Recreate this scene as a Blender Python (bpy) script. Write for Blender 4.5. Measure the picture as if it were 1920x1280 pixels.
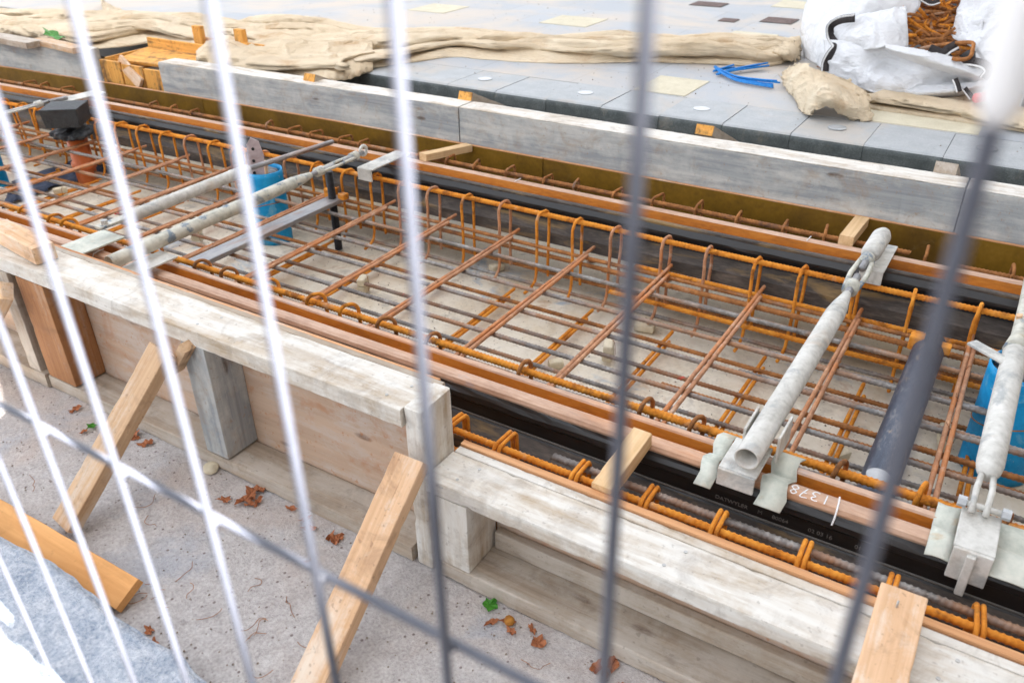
import bpy, bmesh, math, random
from mathutils import Vector, Matrix, noise
random.seed(7)
S = bpy.context.scene
for o in list(bpy.data.objects): bpy.data.objects.remove(o, do_unlink=True)
R_ = math.radians

# ------------------------------------------------------------------ camera
CR = ((0.84772979, 0.53025805, -0.0134388), (0.26072682, -0.43862325, -0.86001812), (-0.4619261, 0.72555913, -0.51008649))  # right, down, forward
CF, CH = 1557.73, 1.31985
cam_d = bpy.data.cameras.new('camera'); cam = bpy.data.objects.new('camera', cam_d); S.collection.objects.link(cam); S.camera = cam
r_, d_, f_ = [Vector(v) for v in CR]
cam.matrix_world = Matrix(((r_.x, -d_.x, -f_.x, 0), (r_.y, -d_.y, -f_.y, 0), (r_.z, -d_.z, -f_.z, CH), (0, 0, 0, 1)))
cam_d.sensor_width = 36; cam_d.lens = CF / 1920 * 36; cam_d.clip_start = 0.02; cam_d.clip_end = 300
cam_d.dof.use_dof = True; cam_d.dof.focus_distance = 2.6; cam_d.dof.aperture_fstop = 4.4
# ------------------------------------------------------------------ world, sun, exposure
SUN_V = Vector((1, -.12, 1.218)).normalized(); SUN_EL = math.degrees(math.asin(SUN_V.z))
w = bpy.data.worlds.new('World'); S.world = w; w.use_nodes = True
nt = w.node_tree; bg = nt.nodes['Background']
sky = nt.nodes.new('ShaderNodeTexSky'); sky.sky_type = 'NISHITA'; sky.sun_disc = False
sky.sun_elevation = R_(SUN_EL); sky.sun_rotation = R_(97); sky.air_density = 1.0; sky.dust_density = 4.0
hs = nt.nodes.new('ShaderNodeHueSaturation'); hs.inputs['Saturation'].default_value = 0.24   # thin bright cloud veils the blue
nt.links.new(sky.outputs[0], hs.inputs['Color']); nt.links.new(hs.outputs[0], bg.inputs[0]); bg.inputs[1].default_value = 0.052
sd = bpy.data.lights.new('sun', 'SUN'); sd.energy = 5; sd.angle = R_(0.5); sd.color = (1, .96, .9)
sun = bpy.data.objects.new('sun', sd); S.collection.objects.link(sun)
sun.rotation_euler = SUN_V.to_track_quat('Z', 'Y').to_euler()
S.view_settings.view_transform = 'Standard'; S.view_settings.look = 'None'; S.view_settings.gamma = 1; S.view_settings.use_curve_mapping = False
S.view_settings.exposure = 3.84

# ------------------------------------------------------------------ points measured on the photograph -> real points on a plane
def at(px, py, z=None, y=None, x=None):
    a, b = px - 960, py - 640
    d = r_ * a + d_ * b + f_ * CF
    t = (z - CH) / d.z if z is not None else (y / d.y if y is not None else x / d.x)
    return Vector((d.x * t, d.y * t, CH + d.z * t))
def bend(x): return -.0075 * min(0, x + 2) ** 2      # the track curves gently towards the far left

# ------------------------------------------------------------------ materials
class NB:
    def __init__(s, name):
        s.m = bpy.data.materials.new(name); s.m.use_nodes = True; s.t = s.m.node_tree; s.b = s.t.nodes['Principled BSDF']
        tc = s.n('ShaderNodeTexCoord'); oi = s.n('ShaderNodeObjectInfo')
        s.rnd = oi.outputs['Random']
        add = s.n('ShaderNodeVectorMath'); add.operation = 'ADD'
        mul = s.n('ShaderNodeVectorMath'); mul.operation = 'SCALE'; mul.inputs[0].default_value = (7.3, 3.1, 5.7)
        s.l(s.rnd, mul.inputs['Scale']); s.l(tc.outputs['Object'], add.inputs[0]); s.l(mul.outputs[0], add.inputs[1]); s.co = add.outputs[0]; s.raw = tc.outputs['Object']
        s.geo = s.n('ShaderNodeNewGeometry')
    def n(s, t): return s.t.nodes.new(t)
    def l(s, a, b): s.t.links.new(a, b)
    def mp(s, sc, co=None, loc=(0, 0, 0), rot=(0, 0, 0)):
        n = s.n('ShaderNodeMapping'); n.inputs['Scale'].default_value = sc; n.inputs['Location'].default_value = loc; n.inputs['Rotation'].default_value = rot; s.l(co or s.co, n.inputs[0]); return n.outputs[0]
    def noise(s, sc, det=4, ro=.6, co=None, dist=0):
        n = s.n('ShaderNodeTexNoise'); n.inputs['Scale'].default_value = sc; n.inputs['Detail'].default_value = det; n.inputs['Roughness'].default_value = ro; n.inputs['Distortion'].default_value = dist
        s.l(co or s.co, n.inputs['Vector']); return n.outputs['Fac']
    def vor(s, sc, co=None, feat='F1', out='Distance'):
        n = s.n('ShaderNodeTexVoronoi'); n.feature = feat; n.inputs['Scale'].default_value = sc; s.l(co or s.co, n.inputs['Vector']); return n.outputs[out]
    def ramp(s, fac, stops, interp='LINEAR'):
        n = s.n('ShaderNodeValToRGB'); e = n.color_ramp.elements; n.color_ramp.interpolation = interp
        while len(e) < len(stops): e.new(.5)
        for i, (p, c) in enumerate(stops):
            e[i].position = p; e[i].color = (c, c, c, 1) if isinstance(c, (int, float)) else (*c, 1)
        s.l(fac, n.inputs[0]); return n.outputs[0]
    def mix(s, f, a, b, mode='MIX'):
        n = s.n('ShaderNodeMix'); n.data_type = 'RGBA'; n.blend_type = mode
        for v, i in ((f, 0), (a, 6), (b, 7)):
            if isinstance(v, bpy.types.NodeSocket): s.l(v, n.inputs[i])
            elif i == 0: n.inputs[0].default_value = v
            else: n.inputs[i].default_value = (*v, 1) if not isinstance(v, (int, float)) else (v, v, v, 1)
        return n.outputs[2]
    def math(s, op, a, b=0, c=None):
        n = s.n('ShaderNodeMath'); n.operation = op
        for v, i in ((a, 0), (b, 1), (c, 2)):
            if v is None: continue
            if isinstance(v, bpy.types.NodeSocket): s.l(v, n.inputs[i])
            else: n.inputs[i].default_value = v
        return n.outputs[0]
    def bump(s, h, st=.3, d=.002):
        n = s.n('ShaderNodeBump'); n.inputs['Strength'].default_value = st; n.inputs['Distance'].default_value = d; s.l(h, n.inputs['Height']); s.l(n.outputs[0], s.b.inputs['Normal'])
    def out(s, col, rough=.8, metal=0, spec=.3):
        if isinstance(col, bpy.types.NodeSocket): s.l(col, s.b.inputs['Base Color'])
        else: s.b.inputs['Base Color'].default_value = (*col, 1)
        if isinstance(rough, bpy.types.NodeSocket): s.l(rough, s.b.inputs['Roughness'])
        else: s.b.inputs['Roughness'].default_value = rough
        s.b.inputs['Metallic'].default_value = metal; s.b.inputs['Specular IOR Level'].default_value = spec
        return s.m

def wood(name, light, dark, wash=None, wamt=.5, dirt=None, damt=.4, knots=True, grain=1., rough=.75, cracks=.0, vary=.25):
    """planks whose grain runs along their own local X"""
    b = NB(name)
    warp = b.mix(.04, b.co, b.n('ShaderNodeTexNoise').outputs['Color'])
    g1 = b.noise(1, 6, .65, b.mp((1.2, 34 * grain, 34 * grain)), .5)
    g2 = b.noise(1, 3, .5, b.mp((3, 140 * grain, 140 * grain)))
    g = b.math('ADD', b.math('MULTIPLY', g1, .7), b.math('MULTIPLY', g2, .3))
    col = b.mix(b.ramp(g, [(.35, 0.), (.62, 1.)]), dark, light)
    big = b.noise(1, 3, .5, b.mp((1.3, 4, 4)))
    col = b.mix(b.ramp(big, [(.3, vary), (.7, 0.)]), col, b.mix(.5, dark, dark, 'MULTIPLY'), 'MIX')
    if knots:
        kc = b.mp((3.2, 10, 10)); v = b.vor(1, kc); k = b.ramp(v, [(.05, 1.), (.09, .75), (.13, .0)])
        kk = b.math('MULTIPLY', k, b.ramp(b.noise(2.2, 1), [(.42, 0.), (.48, 1.)]))
        col = b.mix(kk, col, (dark[0] * .45, dark[1] * .35, dark[2] * .3))
    if cracks:
        cr = b.ramp(b.noise(1, 2, .5, b.mp((1.6, 60, 60)), .3), [(.28, 1.), (.31, 0.)])
        col = b.mix(b.math('MULTIPLY', cr, cracks), col, (.03, .02, .012))
    if wash:
        n = b.math('ADD', b.math('MULTIPLY', b.noise(1, 7, .68, b.mp((1.6, 13, 13)), .3), .6), b.math('MULTIPLY', b.noise(7, 8, .75, None, .3), .4))
        f = b.ramp(n, [(.56 - wamt * .26, 0.), (.64 - wamt * .16, 1.)])
        f2 = b.math('MULTIPLY', f, b.ramp(b.noise(1, 4, .6, b.mp((8, 60, 60))), [(.2, .55), (.6, 1.)]))
        col = b.mix(f2, col, wash)
    if dirt:
        n = b.noise(9, 6, .7, None, .8); col = b.mix(b.math('MULTIPLY', b.ramp(n, [(.52, 0.), (.68, 1.)]), damt), col, dirt)
        n = b.noise(70, 2, .5); col = b.mix(b.math('MULTIPLY', b.ramp(n, [(.66, 0.), (.72, 1.)]), damt), col, dirt)
    b.bump(b.math('ADD', g, b.math('MULTIPLY', b.noise(30, 5), .5)), .5, .003)
    return b.out(col, rough, 0, .25)

def blotch(name, stops, sc=8, det=8, ro=.7, rough=.8, metal=0., spec=.3, fine=60, fa=.3, bs=.4, bd=.002, dots=None, stretch=None, patch=None, wrinkle=0):
    b = NB(name); co = b.mp(stretch) if stretch else None
    n = b.math('ADD', b.math('MULTIPLY', b.noise(sc, det, ro, co, .4), 1 - fa), b.math('MULTIPLY', b.noise(fine, 3, .6, co), fa))
    col = b.ramp(n, stops)
    if patch:
        for (c, psc, lo, hi, amt) in patch:
            col = b.mix(b.math('MULTIPLY', b.ramp(b.noise(psc, 6, .65, co, .5), [(lo, 0.), (hi, 1.)]), amt), col, c)
    if dots:
        c, dsc, th = dots; v = b.vor(dsc); col = b.mix(b.ramp(v, [(th, 1.), (th + .05, 0.)]), col, c)
    hgt = b.math('ADD', n, b.math('MULTIPLY', b.noise(fine * 2, 2), .4))
    if wrinkle:      # sharp creases pressed into cloth
        wco = b.mix(.25, b.co, b.n('ShaderNodeTexNoise').outputs['Color'])
        for sc_, k_ in ((3.2, 1.), (8, .55), (19, .25)):
            rg = b.math('ABSOLUTE', b.math('SUBTRACT', b.noise(sc_, 1, .4, wco, .4), .5)); hgt = b.math('ADD', hgt, b.math('MULTIPLY', b.math('MINIMUM', b.math('MULTIPLY', rg, 9), 1), k_ * wrinkle))
    b.bump(hgt, bs, bd)
    return b.out(col, rough, metal, spec)

M = {}
M['wood_wash'] = wood('cement_washed_timber', (.56, .46, .34), (.36, .27, .18), wash=(.72, .70, .65), wamt=.70, dirt=(.22, .18, .15), damt=.35, cracks=.25)
M['wood_edge'] = wood('weathered_timber', (.48, .39, .30), (.31, .25, .19), wash=(.52, .47, .41), wamt=.45, dirt=(.2, .17, .14), damt=.4, cracks=.3)
M['wood_grey'] = wood('grey_blue_timber', (.42, .44, .44), (.27, .29, .31), wash=(.55, .55, .52), wamt=.4, dirt=(.34, .22, .12), damt=.4, cracks=.15)
M['wood_fresh'] = wood('fresh_pine', (.78, .53, .34), (.58, .35, .19), wash=(.74, .62, .50), wamt=.25, dirt=(.20, .10, .06), damt=.4, cracks=.5, vary=.15)
M['wood_pale'] = wood('pale_spacer_pine', (.78, .56, .33), (.60, .38, .18), dirt=(.3, .18, .08), damt=.15, knots=False, vary=.1)
M['wood_brace'] = wood('used_brace_pine', (.66, .46, .29), (.47, .29, .16), wash=(.62, .52, .42), wamt=.3, dirt=(.16, .09, .05), damt=.35, cracks=.5)
M['wood_brown'] = wood('red_brown_timber', (.46, .23, .10), (.28, .12, .05), wash=(.42, .3, .22), wamt=.15, dirt=(.15, .08, .05), damt=.4)
M['wood_orange'] = wood('orange_crate_pine', (.86, .46, .12), (.64, .29, .06), wash=(.05, .04, .04), wamt=.18, dirt=(.06, .04, .035), damt=.7, vary=.15)
M['wood_ply'] = wood('formwork_plywood_face', (.58, .42, .31), (.44, .31, .22), wash=(.54, .46, .40), wamt=.3, dirt=(.45, .17, .05), damt=.5, grain=.5, vary=.2)
M['ply_edge'] = wood('plywood_edge', (.72, .40, .20), (.45, .20, .08), wash=(.6, .48, .38), wamt=.15, grain=1.6, knots=False)
M['ply_sheet'] = wood('orange_plywood', (.80, .43, .17), (.62, .30, .10), dirt=(.3, .15, .05), damt=.2, grain=.6)
M['ply_dark'] = blotch('brown_film_faced_plywood', [(.3, (.10, .052, .004)), (.55, (.20, .105, .008)), (.8, (.28, .16, .03))], 5, rough=.42, spec=.4, bs=.15, patch=[((.06, .03, .01), 2, .5, .7, .6), ((.25, .17, .09), 14, .62, .75, .3)])
M['rust_bright'] = blotch('bright_orange_rust', [(.28, (.20, .055, .012)), (.45, (.60, .21, .025)), (.7, (.85, .38, .06))], 14, rough=.85, spec=.2, bs=.6, bd=.0015, patch=[((.14, .05, .02), 11, .56, .66, .7), ((.46, .40, .33), 6, .60, .70, .55)])
M['rust_mid'] = blotch('brown_rust', [(.28, (.08, .035, .018)), (.5, (.32, .13, .04)), (.7, (.55, .24, .08))], 16, rough=.8, bs=.6, bd=.0015, patch=[((.09, .06, .05), 8, .55, .66, .7), ((.45, .38, .31), 5, .60, .70, .5)])
M['rebar_grey'] = blotch('grey_mill_scale', [(.3, (.08, .065, .055)), (.5, (.22, .20, .185)), (.70, (.46, .45, .43))], 12, rough=.5, metal=.2, spec=.4, patch=[((.36, .17, .07), 3, .46, .62, .8), ((.30, .36, .40), 4, .6, .7, .4)])
M['rebar_red'] = blotch('grey_bar_with_red_paint', [(.3, (.10, .07, .05)), (.5, (.22, .17, .14)), (.72, (.38, .32, .27))], 12, rough=.5, metal=.25, patch=[((.30, .12, .04), 4, .45, .6, .8), ((.75, .03, .04), 5, .62, .66, .9)])
M['rebar_tie'] = blotch('pinkish_rust', [(.28, (.18, .08, .045)), (.5, (.44, .22, .12)), (.7, (.66, .40, .24))], 14, rough=.75, bs=.5, bd=.001, patch=[((.55, .20, .06), 5, .5, .6, .7), ((.6, .54, .47), 8, .60, .68, .5)])
M['rail_top'] = blotch('rusty_rail_head', [(.25, (.30, .17, .11)), (.5, (.50, .32, .22)), (.75, (.68, .49, .37))], 9, rough=.5, metal=.15, spec=.45, stretch=(.5, 2, 2), patch=[((.60, .24, .07), 3, .52, .66, .55), ((.3, .36, .45), 5, .64, .7, .5)])
M['rail_groove'] = blotch('orange_rail_groove', [(.3, (.20, .065, .012)), (.5, (.45, .16, .02)), (.75, (.62, .26, .045))], 6, rough=.7, stretch=(.5, 2, 2), bs=.3)
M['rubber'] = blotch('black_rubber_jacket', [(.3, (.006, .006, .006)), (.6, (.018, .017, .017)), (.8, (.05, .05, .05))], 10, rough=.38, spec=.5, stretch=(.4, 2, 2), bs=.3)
M['rubber_dusty'] = blotch('dusty_rubber', [(.3, (.022, .018, .016)), (.5, (.07, .058, .05)), (.75, (.19, .155, .125))], 10, rough=.6, stretch=(.5, 2, 2), patch=[((.35, .22, .08), 6, .52, .65, .6)])
M['steel_dark'] = blotch('dark_blue_steel', [(.3, (.14, .13, .13)), (.5, (.28, .28, .29)), (.75, (.50, .46, .41))], 9, rough=.42, metal=.35, spec=.5, stretch=(2, .5, 2), patch=[((.34, .17, .09), 5, .55, .68, .6), ((.6, .58, .55), 60, .66, .72, .7)])
M['thread'] = blotch('black_threaded_steel', [(.3, (.012, .012, .014)), (.7, (.06, .06, .065))], 20, rough=.45, metal=.5)
M['galv'] = blotch('cement_splashed_galvanised_steel', [(.3, (.34, .33, .30)), (.5, (.57, .56, .52)), (.75, (.76, .75, .72))], 12, rough=.75, metal=.0, spec=.35, bs=.5, bd=.002, patch=[((.22, .25, .27), 9, .56, .66, .55), ((.40, .27, .16), 6, .58, .72, .5)])
M['galv_dirty'] = blotch('worn_painted_steel_tube', [(.3, (.25, .25, .21)), (.5, (.52, .51, .44)), (.75, (.70, .68, .60))], 16, rough=.6, metal=.1, spec=.4, bs=.5, patch=[((.10, .16, .24), 10, .54, .60, .8), ((.5, .4, .2), 7, .6, .7, .5)])
M['galv_green'] = blotch('greenish_zinc_sheet', [(.3, (.34, .38, .33)), (.5, (.55, .57, .50)), (.75, (.72, .70, .62))], 14, rough=.6, metal=.1, patch=[((.5, .36, .2), 20, .6, .7, .5)])
M['pink_steel'] = blotch('pinkish_perforated_plate', [(.3, (.28, .22, .22)), (.6, (.48, .40, .41))], 10, rough=.6, metal=.1)
M['fence'] = blotch('galvanised_fence_wire', [(.3, (.075, .082, .105)), (.7, (.105, .112, .140))], 40, rough=.35, metal=.0, spec=.5, bs=.1)
M['helper'] = blotch('helper_white', [(.3, (.80, .80, .80)), (.7, (.86, .86, .86))], 20, rough=.5, bs=.1)  # white for the tube painted as wire glare, also on the added board
M['blue'] = blotch('worn_blue_paint', [(.25, (.0, .13, .34)), (.5, (.0, .29, .62)), (.8, (.03, .42, .75))], 5, rough=.5, spec=.4, bs=.2, patch=[((.45, .55, .58), 34, .62, .67, .5), ((.25, .55, .68), 9, .58, .66, .5)])
M['black_bag'] = blotch('black_plastic', [(.3, (.01, .01, .012)), (.7, (.06, .06, .07))], 8, rough=.3, spec=.6)
M['slab'] = blotch('slab_concrete', [(.25, (.44, .39, .31)), (.5, (.76, .70, .58)), (.78, (.87, .83, .74))], 3.5, 9, .72, rough=.85, fine=45, fa=.35, bs=.5, bd=.004, dots=((.2, .18, .15), 42, .06), patch=[((.18, .36, .56), 2.2, .60, .66, .55), ((.52, .36, .17), 1.6, .52, .66, .5), ((.25, .23, .21), 7, .58, .68, .4), ((.40, .20, .08), 4, .60, .68, .45)])
M['ground'] = blotch('rough_street_concrete', [(.3, (.30, .27, .26)), (.48, (.47, .44, .43)), (.66, (.64, .62, .60))], 16, 10, .78, rough=.9, fine=120, fa=.5, bs=.9, bd=.006, dots=((.22, .18, .17), 30, .09), patch=[((.52, .40, .33), 2, .5, .68, .45), ((.32, .37, .45), 3, .58, .68, .4)])
M['soil'] = blotch('dusty_fill', [(.3, (.16, .12, .09)), (.7, (.38, .32, .25))], 14, rough=.95, bs=.9, bd=.01)
M['stone'] = blotch('pale_blue_granite', [(.28, (.12, .17, .26)), (.44, (.34, .39, .47)), (.60, (.60, .63, .68))], 15, 10, .75, rough=.8, fine=110, fa=.4, bs=.9, bd=.008)
M['canvas'] = blotch('beige_canvas', [(.25, (.52, .40, .26)), (.5, (.68, .56, .40)), (.8, (.78, .69, .54))], 3, 6, .6, rough=.9, spec=.1, fine=300, fa=.15, bs=.7, bd=.006, wrinkle=1.4, patch=[((.46, .26, .11), 4, .56, .70, .55), ((.50, .42, .32), 2.2, .54, .70, .4), ((.25, .18, .12), 30, .66, .74, .4)])
M['bag'] = blotch('white_woven_plastic', [(.25, (.60, .61, .62)), (.5, (.72, .73, .75)), (.8, (.80, .80, .81))], 4, 6, .6, rough=.6, spec=.25, fine=400, fa=.15, bs=.6, bd=.007, wrinkle=1.4, patch=[((.55, .50, .42), 5, .62, .72, .4)])
M['strap'] = blotch('black_webbing', [(.3, (.02, .018, .018)), (.7, (.06, .05, .05))], 60, rough=.8)
M['stitch'] = blotch('white_thread', [(.3, (.6, .6, .6)), (.7, (.8, .8, .8))], 60)
M['rope'] = blotch('blue_rope_fibre', [(.3, (.0, .10, .38)), (.7, (.03, .30, .75))], 80, rough=.6)
M['red'] = blotch('red_plastic', [(.3, (.5, .01, .01)), (.7, (.75, .03, .03))], 20, rough=.35)
M['green'] = blotch('green_leaf_matter', [(.3, (.02, .12, .01)), (.7, (.10, .38, .04))], 40, rough=.5)
M['leaf'] = blotch('dry_orange_leaf', [(.3, (.20, .06, .025)), (.6, (.46, .18, .08)), (.8, (.62, .30, .14))], 40, rough=.8)
M['husk'] = blotch('rusty_husk', [(.3, (.2, .06, .01)), (.7, (.6, .28, .05))], 60, rough=.8)
M['orange_pipe'] = blotch('orange_drain_pipe', [(.3, (.50, .10, .02)), (.7, (.80, .22, .06))], 6, rough=.4, spec=.5)
M['concrete_block'] = blotch('cast_spacer_concrete', [(.3, (.50, .43, .30)), (.7, (.78, .71, .55))], 12, rough=.9)
M['bitumen'] = blotch('black_bitumen', [(.3, (.012, .012, .015)), (.6, (.04, .045, .05)), (.8, (.10, .11, .12))], 14, rough=.5, bs=1, bd=.01)
M['blue_sheet'] = blotch('blue_black_sheeting', [(.3, (.015, .018, .03)), (.55, (.05, .07, .12)), (.75, (.16, .19, .26))], 16, rough=.6, bs=.8, bd=.01)
M['chalk'] = blotch('white_paint_marker', [(.3, (.75, .75, .75)), (.7, (.85, .85, .85))], 50)
M['print'] = blotch('pale_print', [(.3, (.14, .13, .12)), (.7, (.22, .21, .19))], 50)
M['occluder_grey'] = blotch('plain_occluder_grey', [(.3, (.30, .29, .27)), (.7, (.40, .38, .36))], 3)
M['steel_nail'] = blotch('nail_steel', [(.3, (.35, .34, .33)), (.7, (.55, .54, .52))], 40, rough=.35, metal=.6)
M['paver_pale'] = blotch('pale_yellow_paver', [(.3, (.50, .45, .32)), (.6, (.66, .61, .47))], 9, rough=.8, fine=150, fa=.4)
M['grate'] = blotch('brown_iron_grate', [(.3, (.13, .09, .08)), (.7, (.28, .21, .19))], 20, rough=.8)
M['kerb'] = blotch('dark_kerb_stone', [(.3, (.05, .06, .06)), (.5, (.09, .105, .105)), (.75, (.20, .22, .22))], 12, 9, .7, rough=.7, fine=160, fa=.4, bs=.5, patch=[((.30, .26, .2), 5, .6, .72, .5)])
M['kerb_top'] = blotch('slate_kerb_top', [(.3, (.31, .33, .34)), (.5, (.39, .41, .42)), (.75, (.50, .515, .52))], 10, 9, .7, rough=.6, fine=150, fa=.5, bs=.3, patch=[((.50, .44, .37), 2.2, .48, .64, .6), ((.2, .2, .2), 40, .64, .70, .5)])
M['glass_stud'] = blotch('glazed_stud', [(.3, (.36, .38, .40)), (.7, (.46, .48, .49))], 30, rough=.2, spec=.6)

def paving_mat():
    b = NB('slate_blue_paving')
    br = b.n('ShaderNodeTexBrick'); b.l(b.mp((1, 1, 1), b.raw, (-.69 + .02, -.52 + .005, 0)), br.inputs['Vector'])
    br.inputs['Scale'].default_value = 1; br.inputs['Mortar Size'].default_value = .004; br.inputs['Mortar Smooth'].default_value = .3
    br.inputs['Brick Width'].default_value = .69; br.inputs['Row Height'].default_value = .40; br.inputs['Bias'].default_value = -.1
    br.inputs['Color1'].default_value = (.34, .36, .385, 1); br.inputs['Color2'].default_value = (.40, .415, .43, 1); br.inputs['Mortar'].default_value = (.27, .265, .26, 1)
    br.offset = .5
    n = b.noise(120, 4, .7, b.raw); col = b.mix(b.ramp(n, [(.3, .0), (.7, .35)]), br.outputs['Color'], (.52, .56, .60))
    dirt = b.noise(1.1, 8, .65, b.raw, .6); col = b.mix(b.ramp(dirt, [(.42, 0.), (.62, .85)]), col, (.56, .48, .39))
    sp = b.vor(26, b.raw); col = b.mix(b.ramp(sp, [(.05, .8), (.09, 0.)]), col, (.12, .09, .08))
    b.bump(b.math('ADD', b.math('MULTIPLY', br.outputs['Fac'], -1), b.math('MULTIPLY', n, .3)), .4, .003)
    return b.out(col, .62, 0, .4)
M['paving'] = paving_mat()

# ------------------------------------------------------------------ helpers
C = S.collection
def tag(o, label=None, cat=None, group=None, kind=None):
    if label: o['label'] = label
    if cat: o['category'] = cat
    if group: o['group'] = group
    if kind: o['kind'] = kind
    return o
def obj(name, me, mat=None, parent=None, loc=None, rot=None):
    o = bpy.data.objects.new(name, me); C.objects.link(o)
    if mat and not me.materials: me.materials.append(M[mat])
    if loc is not None: o.location = loc
    if rot is not None: o.rotation_euler = rot
    if parent: o.parent = parent
    return o
def empty(name, loc=(0, 0, 0), label=None, cat=None, group=None):
    o = bpy.data.objects.new(name, None); C.objects.link(o); o.location = loc; o.empty_display_size = .1
    return tag(o, label, cat, group)
def mesh(name, verts, faces, smooth=False, mats=None, mi=None):
    me = bpy.data.meshes.new(name); me.from_pydata([tuple(v) for v in verts], [], faces)
    if mats:
        for m in mats: me.materials.append(M[m])
    if mi: me.polygons.foreach_set('material_index', mi)
    if smooth: me.polygons.foreach_set('use_smooth', [True] * len(me.polygons))
    me.update(); return me
def bm_mesh(name, bm, smooth=False):
    me = bpy.data.meshes.new(name); bm.to_mesh(me); bm.free()
    if smooth: me.polygons.foreach_set('use_smooth', [True] * len(me.polygons))
    return me
def box_bm(bm, c, s, bev=0, mat=Matrix()):
    v = bmesh.ops.create_cube(bm, size=1, matrix=mat @ Matrix.Translation(c) @ Matrix.Diagonal((*s, 1)))['verts']
    if bev:
        es = list({e for q in v for e in q.link_edges}); bmesh.ops.bevel(bm, geom=es, offset=bev, segments=2, affect='EDGES', profile=.6)
def plank_me(name, L, W, T, bev=.003, rough=.0010, seg=None, seed=0, bendx=None):
    """timber with its length along local X, from 0 to L; slightly bowed, worn edges"""
    bm = bmesh.new(); bmesh.ops.create_cube(bm, size=1, matrix=Matrix.Translation((L / 2, 0, 0)) @ Matrix.Diagonal((L, W, T, 1)))
    n = seg or max(2, int(L / (.02 if L < 4 else .03))); long_e = [e for e in bm.edges if abs((e.verts[0].co - e.verts[1].co).x) > L * .9]
    bmesh.ops.bevel(bm, geom=long_e, offset=bev, segments=2, affect='EDGES', profile=.6)
    ends = [e for e in bm.edges if abs((e.verts[0].co - e.verts[1].co).x) > L * .9]
    bmesh.ops.subdivide_edges(bm, edges=ends, cuts=n, use_grid_fill=False)
    for v in bm.verts:
        x, y, z = v.co
        k = Vector((x * 5 + seed, y * 9, z * 9))
        v.co.y += noise.noise(k) * rough * 1.6; v.co.z += noise.noise(k + Vector((9, 3, 1))) * rough * 1.6
        if abs(y) > W / 2 - bev * 1.5 and abs(z) > T / 2 - bev * 1.5:      # chipped arrises
            c = max(0, noise.noise(Vector((x * 45 + seed * 3, y * 40, z * 50))) - .2) * bev * .9
            v.co.y -= math.copysign(c, y); v.co.z -= math.copysign(c, z)
        if x < 1e-4 or x > L - 1e-4: v.co.x += noise.noise(Vector((y * 30, z * 30, seed))) * .0015
        if bendx is not None: v.co.y += bend(bendx + x)
    return bm_mesh(name, bm)
def plank(name, A, B, W, T, mat, up=(0, 0, 1), parent=None, **k):
    """timber from A to B (centre line); W is across, T along `up`"""
    A, B = Vector(A), Vector(B); d = B - A; L = d.length; x = d.normalized(); z = Vector(up); z = (z - x * z.dot(x)).normalized(); y = z.cross(x)
    me = plank_me(name, L, W, T, seed=random.random() * 50, **k); o = obj(name, me, mat, parent)
    o.matrix_world = Matrix(((x.x, y.x, z.x, A.x), (x.y, y.y, z.y, A.y), (x.z, y.z, z.z, A.z), (0, 0, 0, 1)))
    if parent: o.matrix_parent_inverse = parent.matrix_world.inverted() if False else Matrix.Translation(-parent.location)
    return o
def axbox(name, x0, x1, y0, y1, z0, z1, mat, parent=None, bev=.003, bendy=True, rough=.0008):
    """timber lying along the track"""
    me = plank_me(name, x1 - x0, y1 - y0, z1 - z0, bev=bev, rough=rough, seed=random.random() * 50, bendx=x0 if bendy else None)
    o = obj(name, me, mat, parent); o.location = (x0, (y0 + y1) / 2, (z0 + z1) / 2)
    if parent: o.location -= parent.location
    return o
def tube_vf(pts, r, seg=10, cap=True, rad=None):
    pts = [Vector(p) for p in pts]; n = len(pts); V = []; F = []
    t0 = (pts[1] - pts[0]).normalized(); a = Vector((0, 0, 1)) if abs(t0.z) < .9 else Vector((1, 0, 0)); u = t0.cross(a).normalized()
    for i, p in enumerate(pts):
        t = (pts[min(i + 1, n - 1)] - pts[max(i - 1, 0)]).normalized()
        u = (u - t * u.dot(t)).normalized(); v = t.cross(u); rr = rad[i] if rad else r
        for k in range(seg):
            an = 2 * math.pi * k / seg; V.append(p + u * math.cos(an) * rr + v * math.sin(an) * rr)
    for i in range(n - 1):
        for k in range(seg):
            a0 = i * seg + k; a1 = i * seg + (k + 1) % seg; F.append((a0, a1, a1 + seg, a0 + seg))
    if cap: F.append(tuple(range(seg - 1, -1, -1))); F.append(tuple((n - 1) * seg + k for k in range(seg)))
    return V, F
def join(parts):
    V = []; F = []
    for v, f in parts:
        o = len(V); V += v; F += [tuple(i + o for i in q) for q in f]
    return V, F
def tube(name, pts, r, mat, parent=None, seg=12, rad=None, smooth=True):
    V, F = tube_vf(pts, r, seg, True, rad)
    if parent: V = [v - parent.location for v in V]
    return obj(name, mesh(name, V, F, smooth), mat, parent)
def hollow(name, A, B, r, wall, mat, parent=None, seg=24):
    """open-ended pipe with real wall thickness"""
    A, B = Vector(A), Vector(B); n = 14; P = [A.lerp(B, i / n) for i in range(n + 1)]
    V1, F1 = tube_vf(P, r, seg, False); V2, F2 = tube_vf(P, r - wall, seg, False); o = len(V1); V = V1 + V2
    F = F1 + [tuple(reversed([i + o for i in f])) for f in F2]
    for k in range(seg):
        j = (k + 1) % seg; F.append((k, k + o, j + o, j)); e = n * seg; F.append((e + k, e + j, e + j + o, e + k + o))
    for i in range(len(V)):
        V[i] = V[i] + Vector((noise.noise(V[i] * 25), noise.noise(V[i] * 25 + Vector((5, 0, 0))), noise.noise(V[i] * 25 + Vector((0, 7, 0))))) * .0012
    if parent: V = [v - parent.location for v in V]
    return obj(name, mesh(name, V, F, True), mat, parent)
def polar(c, r, a, z=0): return Vector((c[0] + r * math.cos(a), c[1] + r * math.sin(a), c[2] + z))
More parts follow.
